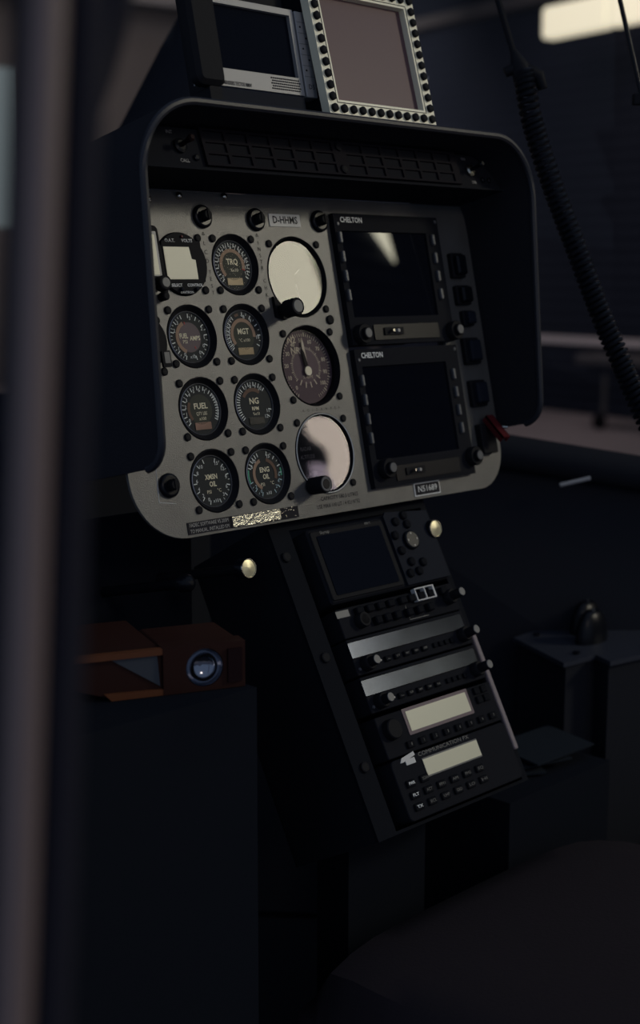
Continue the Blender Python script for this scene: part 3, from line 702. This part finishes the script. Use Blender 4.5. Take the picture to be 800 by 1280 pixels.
# ------------------------------------------------------------------ devices on top of the hood
t = thing('video_monitor', 'silver-framed monitor with dark screen standing on the hood', 'monitor', (.075, -.055, .122))
b = MB().plate(rect(-.0040, .1265, .1470, .2295), [rect(.0020, .1215, .1635, .2235)[::-1]], -.0700, -.0600, 'silver'); b.box(.0260, .1240, -.0600, -.0200, .1480, .2880, 'black')
for i in range(14):
    for j in range(5):
        b.rrect(.0850 + .0027 * i + (.00135 if j % 2 else 0), .1605 - .0025 * j, .0019, .0012, .0002, -.0704, -.0700, 'ink_black', n=1)
b.text('MENDERS TECTO5 RMW', .0230, .1500, -.0703, .0036, 'ink_black', width=.035, align='l', bold=True)
part('frame', b, t)
part('screen', MB().box(.0018, .1217, -.0660, -.0640, .1633, .2237, 'screen_soft'), t)
b = MB().rrect(.1365, .1875, .0150, .0830, .001, -.0705, -.0580, 'silver', .0006)
for i in range(6): b.box(.1295, .1435, -.0707, -.0704, .1660 + .0105 * i, .1663 + .0105 * i, 'silver_dark')
for i in range(5): b.rrect(.1335 + .006 * (i % 2), .1720 + .0105 * i, .0020, .0016, .0004, -.0708, -.0704, 'ink_black', n=1)
b.text('D5', .1370, .1560, -.0708, .0050, 'ink_black'); part('control_strip', b, t)
part('stand', MB().rrect(.0700, .1348, .1100, .0225, .003, -.0720, -.0250, 'blue_grey', .002), t, 'blue-grey base')
t = thing('camera_box', 'plain black box standing left of the silver monitor', 'box', (-.030, -.055, .122))
part('case', MB().rrect(-.0120, .2150, .0330, .1560, .008, -.0960, -.0840, 'black', .004), t)
part('foot', MB().rrect(-.0080, .1290, .0140, .0150, .002, -.0920, -.0700, 'black'), t)

t = thing('button_display', 'square screen in cream bezel ringed with black round buttons', 'display', (.215, -.07, .1225))
X0, X1, Z0, Z1 = .1365, .2930, .1245, .2612
TL = Matrix.Translation((.215, -.088, Z0)) @ Matrix.Rotation(math.radians(-3.2), 4, 'X') @ Matrix.Translation((-.215, .088, -Z0))
b = MB().plate(rect(X0, X1, Z0, Z1), [rect(X0 + .0155, X1 - .0155, Z0 + .0150, Z1 - .0150)[::-1]], -.0900, -.0800, 'cream_bezel', X=TL)
b.plate(rect(X0 + .0125, X1 - .0125, Z0 + .0120, Z1 - .0120), [rect(X0 + .0132, X1 - .0132, Z0 + .0127, Z1 - .0127)[::-1]], -.0903, -.0899, 'ink_black', X=TL)
b.box(X0 + .010, X1 - .002, -.0799, -.0300, Z0 + .004, Z1 - .002, 'black', 0, TL); part('bezel', b, t, 'cream bezel')
part('screen', MB().box(X0 + .0150, X1 - .0150, -.0830, -.0810, Z0 + .0145, Z1 - .0145, 'nvg_screen', 0, TL), t, 'screen tinted brown as if reflecting')
bt = MB().lathe(0, 0, [(.0040, 0), (.0040, -.0026), (.0030, -.0034), (.0008, -.0034)], 'black', 16); bt.v = [tuple(TL.to_3x3() @ Vector(v)) for v in bt.v]; BT = bt.mesh('round_button')
def btn(x, z):
    p = TL @ Vector((x, -.0901, z)); place('round_button', BT, t, p.x, p.z, y=p.y)
nb = 12
for i in range(nb): btn(X0 + .0065 + (X1 - X0 - .0130) * i / (nb - 1), Z0 + .0062); btn(X0 + .0065 + (X1 - X0 - .0130) * i / (nb - 1), Z1 - .0062)
nv = 12
for i in range(1, nv - 1): btn(X0 + .0065, Z0 + .0062 + (Z1 - Z0 - .0124) * i / (nv - 1)); btn(X1 - .0065, Z0 + .0062 + (Z1 - Z0 - .0124) * i / (nv - 1))

# ------------------------------------------------------------------ world-frame things in and around the cockpit
# coiled cord
def lerp_path(pts, n):
    pts = [Vector(p) for p in pts]; L = [0]
    for a, b in zip(pts, pts[1:]): L.append(L[-1] + (b - a).length)
    out = []
    for i in range(n + 1):
        d = L[-1] * i / n; k = 0
        while k < len(L) - 2 and L[k + 1] < d: k += 1
        f_ = (d - L[k]) / (L[k + 1] - L[k])
        p0 = pts[max(k - 1, 0)]; p1 = pts[k]; p2 = pts[k + 1]; p3 = pts[min(k + 2, len(pts) - 1)]
        out.append(.5 * ((2 * p1) + (p2 - p0) * f_ + (2 * p0 - 5 * p1 + 4 * p2 - p3) * f_ ** 2 + (3 * p1 - 3 * p2 - p0 + p3) * f_ ** 3))
    return out
cp = [(.1079, -.3066, 1.7834), (.1079, -.3158, 1.745), (.1132, -.3335, 1.6937), (.1208, -.3535, 1.6424), (.1284, -.3735, 1.5911), (.1353, -.3897, 1.5527), (.1452, -.4120, 1.5014), (.157, -.440, 1.44)]
turns, spt = 74, 12
axis = lerp_path(cp, turns * spt); hel = []
for i, p in enumerate(axis):
    d = (axis[min(i + 1, len(axis) - 1)] - axis[max(i - 1, 0)]).normalized(); a = d.cross(Vector((0, 1, 0))).normalized(); b = d.cross(a)
    th = 2 * PI * i / spt; hel.append(p + a * .0072 * math.cos(th) + b * .0072 * math.sin(th))
t = thing('headset_cord', 'black coiled headset cord hanging at the upper right', 'cord', cp[-1], WORLD)
part('coil', MB().tube(hel, .0021, 'black_gloss', 6), t)
part('wire', MB().tube(lerp_path([(.0975, -.2750, 1.870), (.0995, -.2827, 1.8475), (.1045, -.3008, 1.793), (.1079, -.3066, 1.7834)], 12), .0028, 'black', 8), t)
k = MB().tube([(.1040, -.2985, 1.8000), (.1060, -.3035, 1.7880), (.1079, -.3066, 1.7780), (.1085, -.3090, 1.7680)], [.003, .0075, .0085, .006], 'black', 14)
k.tube([(.0980, -.2950, 1.783), (.1060, -.3035, 1.7880), (.1170, -.3150, 1.780), (.1190, -.3180, 1.770)], [.004, .0055, .006, .004], 'black', 10)
part('strain_relief', k, t)
t = thing('antenna_rod', 'thin black rod with a small clamp at the top right corner', 'rod', (.1723, -.3737, 1.7772), WORLD)
part('rod', MB().tube([(.1680, -.347, 1.875), (.1692, -.3537, 1.8477), (.1745, -.383, 1.742)], .0020, 'black_gloss', 10), t)
part('clamp', MB().box(-.008, .012, -.004, .004, -.005, .004, 'black', .001, Matrix.Translation((.1735, -.378, 1.762)) @ Matrix.Rotation(math.radians(-45), 4, 'Z')), t)

# door pillar close to the lens
pp = [(-.6049, -.6768, 1.760), (-.6089, -.6794, 1.7103), (-.6174, -.6846, 1.6523), (-.6269, -.6910, 1.5853), (-.6364, -.6973, 1.5184), (-.6459, -.7036, 1.4515), (-.6538, -.7084, 1.3979), (-.70, -.74, 1.05), (-.76, -.78, .78)]
dirr = Vector((.701, -.714, 0))
t = thing('door_pillar', 'blurred brown door frame post close to the viewer at left', 'door frame', pp[-1], WORLD)
pp = [tuple(Vector(p) - dirr * .0072) for p in pp]
pp = [tuple(Vector(p) + dirr * .0012) for p in pp]
part('tube', MB().tube(pp, .0056, 'pillar_paint', 28), t)
part('shade_strip', MB().tube([Vector(p) + dirr * .0088 + Vector((.008, .008, 0)) for p in pp], .0066, 'strap_and_shade', 16), t, 'dark strip standing for the shaded side of the post')  # dark tube stands for shade along the right side of the post
part('shade_strip', MB().tube([Vector(p) - dirr * .0078 + Vector((.006, .006, 0)) for p in pp], .0040, 'strap_and_shade', 16), t, 'dark strip standing for the shaded side of the post')  # dark tube stands for shade along the left side
part('strap', MB().tube(lerp_path([(-.520, -.605, 1.80), (-.5300, -.6056, 1.7400), (-.5400, -.6050, 1.7020), (-.5530, -.6060, 1.6750), (-.575, -.618, 1.655)], 16), .0060, 'strap_and_shade', 12), t)

# windshield post, sill, dash shelf, glass
W1 = thing('windshield_sill', 'dark sloping lower windshield frame at the right of the panel', 'window frame', (.80, -.02, 1.33), WORLD)
k = MB().tube([(.40, .40, 1.455), (.64, .1462, 1.392), (.7866, -.0112, 1.358), (.9331, -.1685, 1.324), (1.10, -.35, 1.28)], .024, 'shell_dark', 16)
part('frame', k, W1)
k = MB().tube([(.6258, .0053, 1.357), (.654, -.0213, 1.366)], .0030, 'silver', 10); part('silver_bar', k, W1, 'short silver bar')  # short silver bar in front of the sill frame
part('skirt', MB().add([(.40, .42, 1.45), (1.10, -.33, 1.27), (1.02, -.42, .76), (.34, .36, .76), (.42, .44, 1.45), (1.12, -.31, 1.27), (1.06, -.38, .76), (.38, .40, .76)],
     [(0, 1, 2, 3), (7, 6, 5, 4), (0, 4, 5, 1), (3, 2, 6, 7), (0, 3, 7, 4), (1, 5, 6, 2)], 'shell_dark'), W1)
# curved windshield: a bowed sheet ahead of the hood
ws = MB(); vs = []; fs = []; nu, nv_ = 18, 10
for j in range(nv_ + 1):
    for i in range(nu + 1):
        u = -1 + 2 * i / nu; v = j / nv_
        a = math.radians(10 - 62 * (i / nu)); 
        px = .30 + .62 * math.sin(math.radians(-50 + 118 * i / nu)); py = -.30 + 1.05 * math.cos(math.radians(-50 + 118 * i / nu))
        vs.append((px * (1 - .1 * v), py * (1 - .28 * v), 1.44 + .95 * v))
for j in range(nv_):
    for i in range(nu): b = j * (nu + 1) + i; fs.append((b, b + 1, b + nu + 2, b + nu + 1))
ws.add(vs, fs, 'windshield_glass', True)
wt = thing('windshield', 'clear curved windshield with dust specks in front of the hood', 'windshield', (.30, .70, 1.44), WORLD, mb=ws)
ds = MB()
for (i, j, du, dv) in [(14, 5, .3, .2), (15, 6, .1, .6), (13, 4, .8, .1), (14, 7, .5, .5), (15, 4, .2, .8), (12, 6, .4, .3), (14, 3, .9, .4), (13, 7, .2, .7), (15, 8, .4, .1), (12, 4, .1, .5), (16, 6, .3, .3), (13, 5, .6, .9)]:
    q = [Vector(vs[(j + b) * (nu + 1) + i + a]) for b in (0, 1) for a in (0, 1)]
    p = q[0].lerp(q[1], du).lerp(q[2].lerp(q[3], du), dv) + Vector((-.004, -.004, 0))
    ds.lathe(0, 0, [(.0016, 0), (.0010, -.0008)], 'dust', 8, X=Matrix.Translation(p))
part('dust_specks', ds, wt)
part('corner_post', MB().tube([(.76, .535, 2.35), (.682, .574, 2.163), (.630, .589, 1.999), (.582, .615, 1.906), (.514, .649, 1.759), (.466, .668, 1.636), (.45, .675, 1.56)], [.088, .088, .088, .088, .092, .10, .105], 'shell_dark', 24), wt, 'dark slanted post')
# dash shelf and footwell shell
mb = MB().plate([(-.62, .30), (-.45, 1.05), (.25, 1.18), (.60, .72), (.50, .50), (.44, .52), (-.11, .52), (-.14, .30)], [], 0, .02, 'shell_dark',
     X=Matrix(((1, 0, 0, 0), (0, 0, 1, 0), (0, -1, 0, 1.43), (0, 0, 0, 1))))
thing('dash_shelf', 'dark shelf below the windshield behind the hood', 'dashboard', (0, .5, 1.45), WORLD, mb=mb)
mb = MB().box(-.90, 1.10, -1.2, 1.10, .70, .75, 'carpet', .02); thing('cockpit_floor', 'black carpeted cockpit floor', 'floor', (0, 0, .70), WORLD, mb=mb)
mb = MB().box(-.60, .95, .62, .66, .751, 1.405, 'shell_dark', .01); thing('footwell_bulkhead', 'black footwell bulkhead deep below the panel', 'bulkhead', (.1, .64, .751), WORLD, mb=mb)
# landing skid / hull below so the cockpit stands on the hangar floor
mb = MB().box(-.86, 1.06, -1.15, 1.05, .30, .699, 'shell_dark', .08)
hl_ = thing('helicopter_belly', 'dark helicopter belly under the cockpit floor', 'fuselage', (0, 0, 0), WORLD, mb=mb)
for x in (-.7, .9):
    part('skid', MB().tube(lerp_path([(x, 1.35, .16), (x, 1.1, .04), (x, .5, .03), (x, -1.4, .03)], 14), .03, 'silver_dark', 12).tube([(x, .6, .04), (x * .7, .6, .32)], .025, 'silver_dark', 10).tube([(x, -.8, .04), (x * .7, -.8, .32)], .025, 'silver_dark', 10), hl_)

# side console box on the far right
t = thing('throttle_quadrant', 'dark grey box with two domed black knobs right of the console', 'control box', (.67, 0, .751), WORLD)
k = MB(); q = [(.611, .061), (.782, .073), (.815, .012), (.690, -.110), (.600, -.095), (.615, -.064), (.554, -.058)][::-1]
Xt = Matrix(((1, 0, 0, 0), (0, 0, 1, 0), (0, -1, 0, 1.15), (0, 0, 0, 1)))
k.plate(q, [], 0, .006, 'quadrant_paint', X=Xt); part('top_plate', k, t)
cx_, cy_ = .69, -.01
k = MB().plate([(cx_ + (a - cx_) * .93, cy_ + (b - cy_) * .93) for a, b in q], [], .0062, .398, 'shell_dark', X=Xt); part('pedestal_body', k, t)
for (x, y) in ((.668, -.022), (.706, .012)):
    pr = [(.030 * math.cos(a) ** .7, .042 * math.sin(a)) for a in [PI / 2 * i / 12 for i in range(12)]] + [(.0005, .042)]
    vs_ = [[(x + r * math.cos(2 * PI * j / 28), y + r * .50 * math.sin(2 * PI * j / 28), 1.1505 + h) for j in range(28)] for r, h in pr]
    part('domed_knob', MB().loops(vs_, 'black_gloss'), t)
    part('highlight_pin', MB().tube([(x - .002, y - .003, 1.190), (x - .002, y - .003, 1.1945)], .0014, 'chrome', 8), t)  # chrome stub added as the small highlight on the dome
for (x, y) in ((.640, .045), (.760, .055), (.600, -.045), (.690, -.090)): part('fastener', MB().tube([(x, y, 1.150), (x, y, 1.1535)], .0045, 'black_gloss', 12), t)

# orange lantern
def P3(*a): return Vector(a)
t = thing('hand_lantern', 'orange hand lantern with round reflector lying on a black locker at the left', 'lantern', (-.13, -.13, 1.276), WORLD)
def frame_from(o, ex, ez):
    ex = ex.normalized(); ez = (ez - ez.dot(ex) * ex).normalized(); ey = ez.cross(ex)
    return Matrix(((ex.x, ey.x, ez.x, o.x), (ex.y, ey.y, ez.y, o.y), (ex.z, ey.z, ez.z, o.z), (0, 0, 0, 1)))
LA = P3(-.1885, -.1158, 1.3160); LF = frame_from(LA, P3(-.0739, -.1627, 1.3160) - LA, P3(0, 0, 1))   # x along the lantern, z up, y away from the viewer
hh, x0_, x1_ = -.0400, .052, .1240; cxl, czl = .0880, -.0200
k = MB().plate(rect(x0_, x1_, hh, 0), [circle(cxl, czl, .0165, 32)[::-1]], -.004, .014, 'lantern_shaded', X=LF)
k.box(x0_, x1_, .0141, .070, hh + .001, -.001, 'lantern_shaded', .004, LF); part('head', k, t)
k = MB().lathe(cxl, czl, [(.0162, -.003), (.0158, .002), (.012, .006), (.006, .0085), (.002, .0090)], 'lens_reflector', 32, cap0=False, X=LF); part('reflector', k, t, 'shiny round reflector')
part('lens', MB().lathe(cxl, czl, [(.0163, -.0033)], 'lantern_lens', 32, cap0=False, X=LF), t)
k = MB().box(.1080, .1205, -.0062, -.0041, hh * .86, hh * .14, 'maroon', 0, LF); part('grille', k, t, 'dark red ribbed pad')
k = MB().plate([(-.030, -.002), (.0519, -.002), (.0519, hh + .002), (.006, hh + .002), (-.030, -.026)][::-1], [], 0, .110, 'lantern_shaded', X=LF)
k.plate([(-.030, -.0005), (.0519, -.0005), (.0519, -.0055), (-.030, -.0055)][::-1], [], -.0035, .004, 'orange_plastic', X=LF)
k.plate([(.002, hh + .0060), (.0519, hh + .0050), (.0519, hh), (.008, hh)][::-1], [], -.0035, .004, 'orange_plastic', X=LF)
part('body', k, t, 'body darkened as if in shade, with orange bands')
part('reflective_patch', MB().plate([(.008, -.0055), (.0475, -.0055), (.0500, hh + .0075)][::-1], [], -.0012, -.0001, 'grey_sticker', X=LF), t, 'grey triangular reflective patch')
mb = MB().box(-.32, -.070, -.175, .015, .751, 1.2755, 'locker_black')
thing('side_locker', 'black locker under the orange lantern', 'locker', (-.1, .15, .751), WORLD, mb=mb)

# seat at lower right, floor rail, papers
def soft_box(x0, x1, y0, y1, z0, z1, r, m, X=None, nx=14, ny=14, crown=.02):
    k = MB(); top = []
    for j in range(ny + 1):
        for i in range(nx + 1):
            u = -1 + 2 * i / nx; v = -1 + 2 * j / ny
            su = math.copysign(abs(u) ** .8, u); sv = math.copysign(abs(v) ** .8, v)
            l = max(abs(u), abs(v)); c = (1 - abs(u) ** 8) * (1 - abs(v) ** 8)
            d = math.hypot(u, v); q = 1.0 if d < 1e-6 else 1 - .10 * max(0, d - 1) / .414 * l
            top.append((x0 + (x1 - x0) * (1 + u * q) / 2, y0 + (y1 - y0) * (1 + v * q) / 2, z1 - r + r * c ** .5 + crown * (1 - u * u) * (1 - v * v)))
    fs_ = []
    for j in range(ny):
        for i in range(nx): b = j * (nx + 1) + i; fs_.append((b, b + 1, b + nx + 2, b + nx + 1))
    ring = [i for i in range(nx + 1)] + [(j + 1) * (nx + 1) + nx for j in range(ny)] + [ny * (nx + 1) + nx - 1 - i for i in range(nx)] + [(ny - 1 - j) * (nx + 1) for j in range(ny - 1)]
    nt_ = len(top); low = [(top[i][0], top[i][1], z0) for i in ring]
    for a in range(len(ring)): b = (a + 1) % len(ring); fs_.append((ring[a], nt_ + a, nt_ + b, ring[b]))
    fs_.append(tuple(nt_ + a for a in range(len(ring))))
    k.add(top + low, fs_, m, True, X); return k
SX = Matrix.Translation((0, 0, 0)) @ Matrix.Rotation(math.radians(-8), 4, 'Z')
t = thing('pilot_seat', 'dark brown padded seat cushion filling the lower right corner', 'seat', (.1, -.5, .751), WORLD)
part('cushion', soft_box(-.035, .50, -.66, -.135, .88, 1.0, .05, 'seat_cloth'), t)
part('seat_base', MB().box(.0, .46, -.62, -.17, .752, .885, 'locker_black'), t)
t = thing('copilot_seat', 'second dark seat cushion beyond the near one at right', 'seat', (.75, -.45, .751), WORLD)
part('cushion', soft_box(.53, 1.03, -.75, -.22, .88, .99, .05, 'seat_cloth'), t)
part('seat_base', MB().box(.56, .98, -.72, -.25, .752, .885, 'shell_dark', .02), t)
thing('floor_rail', 'faint brown rail on the dark cockpit floor', 'rail', (.87, .8, .751), WORLD, mb=MB().tube([(.60, 1.25 - .1, .765), (.889, 1.045 - .1, .765), (.862, .51, .765)], .012, 'seat_cloth', 10))
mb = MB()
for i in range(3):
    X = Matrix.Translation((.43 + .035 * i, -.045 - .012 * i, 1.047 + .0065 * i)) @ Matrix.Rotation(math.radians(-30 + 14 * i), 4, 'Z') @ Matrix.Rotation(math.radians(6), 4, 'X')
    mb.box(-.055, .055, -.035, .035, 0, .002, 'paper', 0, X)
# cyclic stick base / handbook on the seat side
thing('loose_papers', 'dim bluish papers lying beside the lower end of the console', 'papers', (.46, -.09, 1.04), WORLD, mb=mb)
mb = MB().box(.36, .56, -.125, .02, .752, 1.040, 'locker_black'); thing('storage_bin', 'black storage bin carrying the papers', 'bin', (.45, -.1, .752), WORLD, mb=mb)

# ------------------------------------------------------------------ hangar
camw = Vector((-.8595, -1.0245, 1.620))
a1 = math.radians(-11.5); n1 = Vector((math.cos(a1), math.sin(a1), 0)); n2 = Vector((-math.sin(a1), math.cos(a1), 0))
def hf(a, b, z=0): return Vector((camw.x, camw.y, 0)) + n1 * a + n2 * b + Vector((0, 0, z))
HF = Matrix(((n1.x, n2.x, 0, camw.x), (n1.y, n2.y, 0, camw.y), (0, 0, 1, 0), (0, 0, 0, 1)))     # x across, y along the hangar
def hbox(*a, **k): return MB().box(*a, **k)
def struct(name, mb, base=(0, 0, 0)): return thing(name, None, None, base, HF, mb=mb, kind='structure')
struct('floor', hbox(-8, 12.3, -6, 20.3, -.1, 0, 'hangar_floor'))
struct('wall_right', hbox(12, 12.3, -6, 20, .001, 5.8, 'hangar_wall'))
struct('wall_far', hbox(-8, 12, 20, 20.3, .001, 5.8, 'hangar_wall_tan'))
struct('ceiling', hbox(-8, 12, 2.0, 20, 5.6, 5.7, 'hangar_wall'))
for i in range(5):
    thing('roof_beam', 'pale steel roof beam high up in the hangar', 'beam', (2, 6 + 3 * i, 5.3), HF, group='roof beams across the hangar', mb=MB().box(-8, 11.9, 5.9 + 3 * i, 6.1 + 3 * i, 5.25, 5.599, 'hangar_beam'))
thing('wall_girt', 'pale horizontal steel member high on the right hangar wall', 'beam', (11.9, 14, 4.8), HF, mb=MB().box(11.80, 11.999, 5, 19.9, 4.78, 4.92, 'hangar_beam'))
# hanging strip lamp
t = thing('strip_lamp', 'glowing cream strip light below the hangar roof at the upper right', 'lamp', (11.5, 12, 4.4), HF)
k = MB()
for i in range(4): k.rrect(11.72 - .98 * i, 4.38, .97, .34, .05, 11.2, 11.35, 'lamp_glow', .02, X=Matrix(((0, 1, 0, 0), (1, 0, 0, 0), (0, 0, 1, 0), (0, 0, 0, 1))))
part('diffuser', k, t)
part('housing', MB().box(11.352, 11.50, 8.3, 12.2, 4.30, 4.50, 'hangar_beam'), t)
part('hanger', MB().box(11.40, 11.43, 11.9, 11.93, 4.501, 5.598, 'hangar_beam').box(11.40, 11.43, 9.2, 9.23, 4.501, 5.598, 'hangar_beam'), t)
# white barrier rail and vehicle-like trolley at the far side
t = thing('guard_rail', 'pale horizontal guard rail along the far hangar wall', 'rail', (11.5, 12, 0), HF)
part('beam', MB().box(11.60, 11.68, 2, 19.5, .845, .925, 'rail_white'), t)
for i in range(6): part('post', MB().box(11.69, 11.77, 4 + 3 * i - .05, 4 + 3 * i + .05, .001, .925, 'hangar_beam'), t)
t = thing('floor_cart', 'blurred pale cart standing under the guard rail', 'cart', (11.1, 10.4, 0), HF)
part('body', MB().box(10.85, 11.30, 9.6, 11.15, .68, .79, 'hangar_beam', .04), t)
part('chassis', MB().box(10.90, 11.25, 9.7, 11.0, .60, .679, 'hangar_wall').box(10.93, 10.97, 9.88, 9.92, .16, .60, 'hangar_beam').box(10.93, 10.97, 10.78, 10.82, .16, .60, 'hangar_beam'), t)
for y in (9.9, 10.8): part('wheel', MB().lathe(y, .081, [(.08, 10.86), (.08, 10.92), (.06, 10.93)], 'black', 20, X=Matrix(((0, 1, 0, 0), (1, 0, 0, 0), (0, 0, 1, 0), (0, 0, 0, 1)))), t)
# far windows on the far wall
struct('window_1', MB().box(7.1, 8.25, 19.96, 19.999, 2.30, 4.55, 'far_window'))
struct('window_2', MB().box(8.50, 8.75, 19.96, 19.999, 2.30, 4.55, 'far_window'))
struct('window_3', MB().box(6.0, 6.9, 19.96, 19.999, 2.30, 4.55, 'far_window'))

# wall, windows and added reflection panes behind the photographer
tb = Vector((math.cos(a1), math.sin(a1), 0)); nb_ = Vector((tb.y, -tb.x, 0)); RP = Vector((3.8, -4.2, 0))
RF = Matrix(((tb.x, -nb_.x, 0, RP.x), (tb.y, -nb_.y, 0, RP.y), (0, 0, 1, 0), (0, 0, 0, 1)))   # x along the wall, y into the room
def rstruct(name, mb): return thing(name, None, None, (0, 0, 0), RF, mb=mb, kind='structure')
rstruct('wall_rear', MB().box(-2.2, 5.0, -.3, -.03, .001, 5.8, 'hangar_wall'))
def pane(pts, m): return MB().plate([(a, b) for a, b in pts], [], 0, .01, m, X=Matrix(((1, 0, 0, 0), (0, -1, 0, 0), (0, 0, 1, 0), (0, 0, 0, 1))))
rstruct('window_4', pane(rect(-.60, .105, 3.42, 4.5), 'daylight'))
rstruct('window_5', pane(rect(.150, .82, 3.42, 4.5), 'daylight'))
rstruct('window_6', pane(rect(.84, 1.45, 3.42, 4.5), 'daylight'))
rstruct('reflection_pane_1', pane([(2.31, 4.10), (2.445, 3.925), (2.49, 4.25), (2.25, 4.20)], 'reflection_cream'))  # added glowing pane, shaped for the bright triangle in the upper flight display
rstruct('reflection_pane_2', pane([(.83, 2.84), (.81, 2.74), (.87, 2.69), (.93, 2.66), (.955, 2.62), (.93, 2.56), (.88, 2.50), (.94, 2.36), (1.25, 2.36), (1.25, 2.84)], 'reflection_pink'))  # added glowing pane, outline shaped for the reflection in the radar altimeter
rstruct('reflection_pane_3', pane([(.935, 2.36), (.875, 2.50), (.865, 2.56), (.75, 2.565), (.70, 2.45), (.72, 2.36)], 'reflection_mauve'))  # added dimmer pane, shaped for the mauve part of the altimeter reflection

# ------------------------------------------------------------------ lights
def area(name, loc, target, size, power, col, sy=None):
    l = bpy.data.lights.new(name, 'AREA'); l.energy = power; l.color = col; l.size = size
    if sy: l.shape = 'RECTANGLE'; l.size_y = sy
    o = bpy.data.objects.new(name, l); C.objects.link(o); o.location = loc
    o.rotation_euler = (Vector(target) - Vector(loc)).to_track_quat('-Z', 'Y').to_euler(); return o
area('window_boost', (RP + tb * .25 - nb_ * .25 + Vector((0, 0, 4.15))), (.15, 0, 1.6), .7, 50, (1., .93, .76))  # added area light, strengthens the rear windows and sharpens their shadows
area('left_fill', (-.6, -3.9, 3.0), (.2, 0, 1.6), .5, 7, (1., .82, .70))  # added weak warm fill for the right strip of the panel
area('floor_fill', hf(9.5, 11, 5.3), hf(10.0, 11, 0), 3.0, 34, (1., .84, .86))  # added fill that brightens the far hangar floor
area('far_wall_fill', hf(9, 15, 5.3), hf(10, 19.9, 2.6), 2.0, 115, (1., .90, .86))  # added fill that brightens the end wall

wd = bpy.data.worlds.new('world'); sc.world = wd; wd.use_nodes = True
wd.node_tree.nodes['Background'].inputs[0].default_value = (.52, .68, 1.0, 1); wd.node_tree.nodes['Background'].inputs[1].default_value = .27

# ------------------------------------------------------------------ camera
cam = bpy.data.cameras.new('camera'); co = bpy.data.objects.new('camera', cam); C.objects.link(co)
fwd = Vector((.7039, .6907, -.1650)).normalized(); upv = Vector((.117, .117, .986)); right = fwd.cross(upv).normalized(); upv = right.cross(fwd)
co.matrix_world = Matrix(((right.x, upv.x, -fwd.x, camw.x), (right.y, upv.y, -fwd.y, camw.y), (right.z, upv.z, -fwd.z, camw.z), (0, 0, 0, 1)))
cam.sensor_fit = 'VERTICAL'; cam.sensor_height = 36; cam.sensor_width = 24; cam.lens = 1768.33 / 1280 * 36
cam.clip_start = .02; cam.clip_end = 100
cam.dof.use_dof = True; cam.dof.focus_distance = 1.33; cam.dof.aperture_fstop = 4.4
sc.camera = co
sc.view_settings.view_transform = 'Standard'; sc.view_settings.look = 'None'; sc.view_settings.gamma = 1; sc.view_settings.exposure = 0
sc.view_settings.use_curve_mapping = False
sc.cycles.use_denoising = True; sc.cycles.max_bounces = 8; sc.cycles.transparent_max_bounces = 12; sc.cycles.sample_clamp_indirect = 3; sc.cycles.sample_clamp_direct = 7
for o in sc.objects:
    if 'b' in o: del o['b']
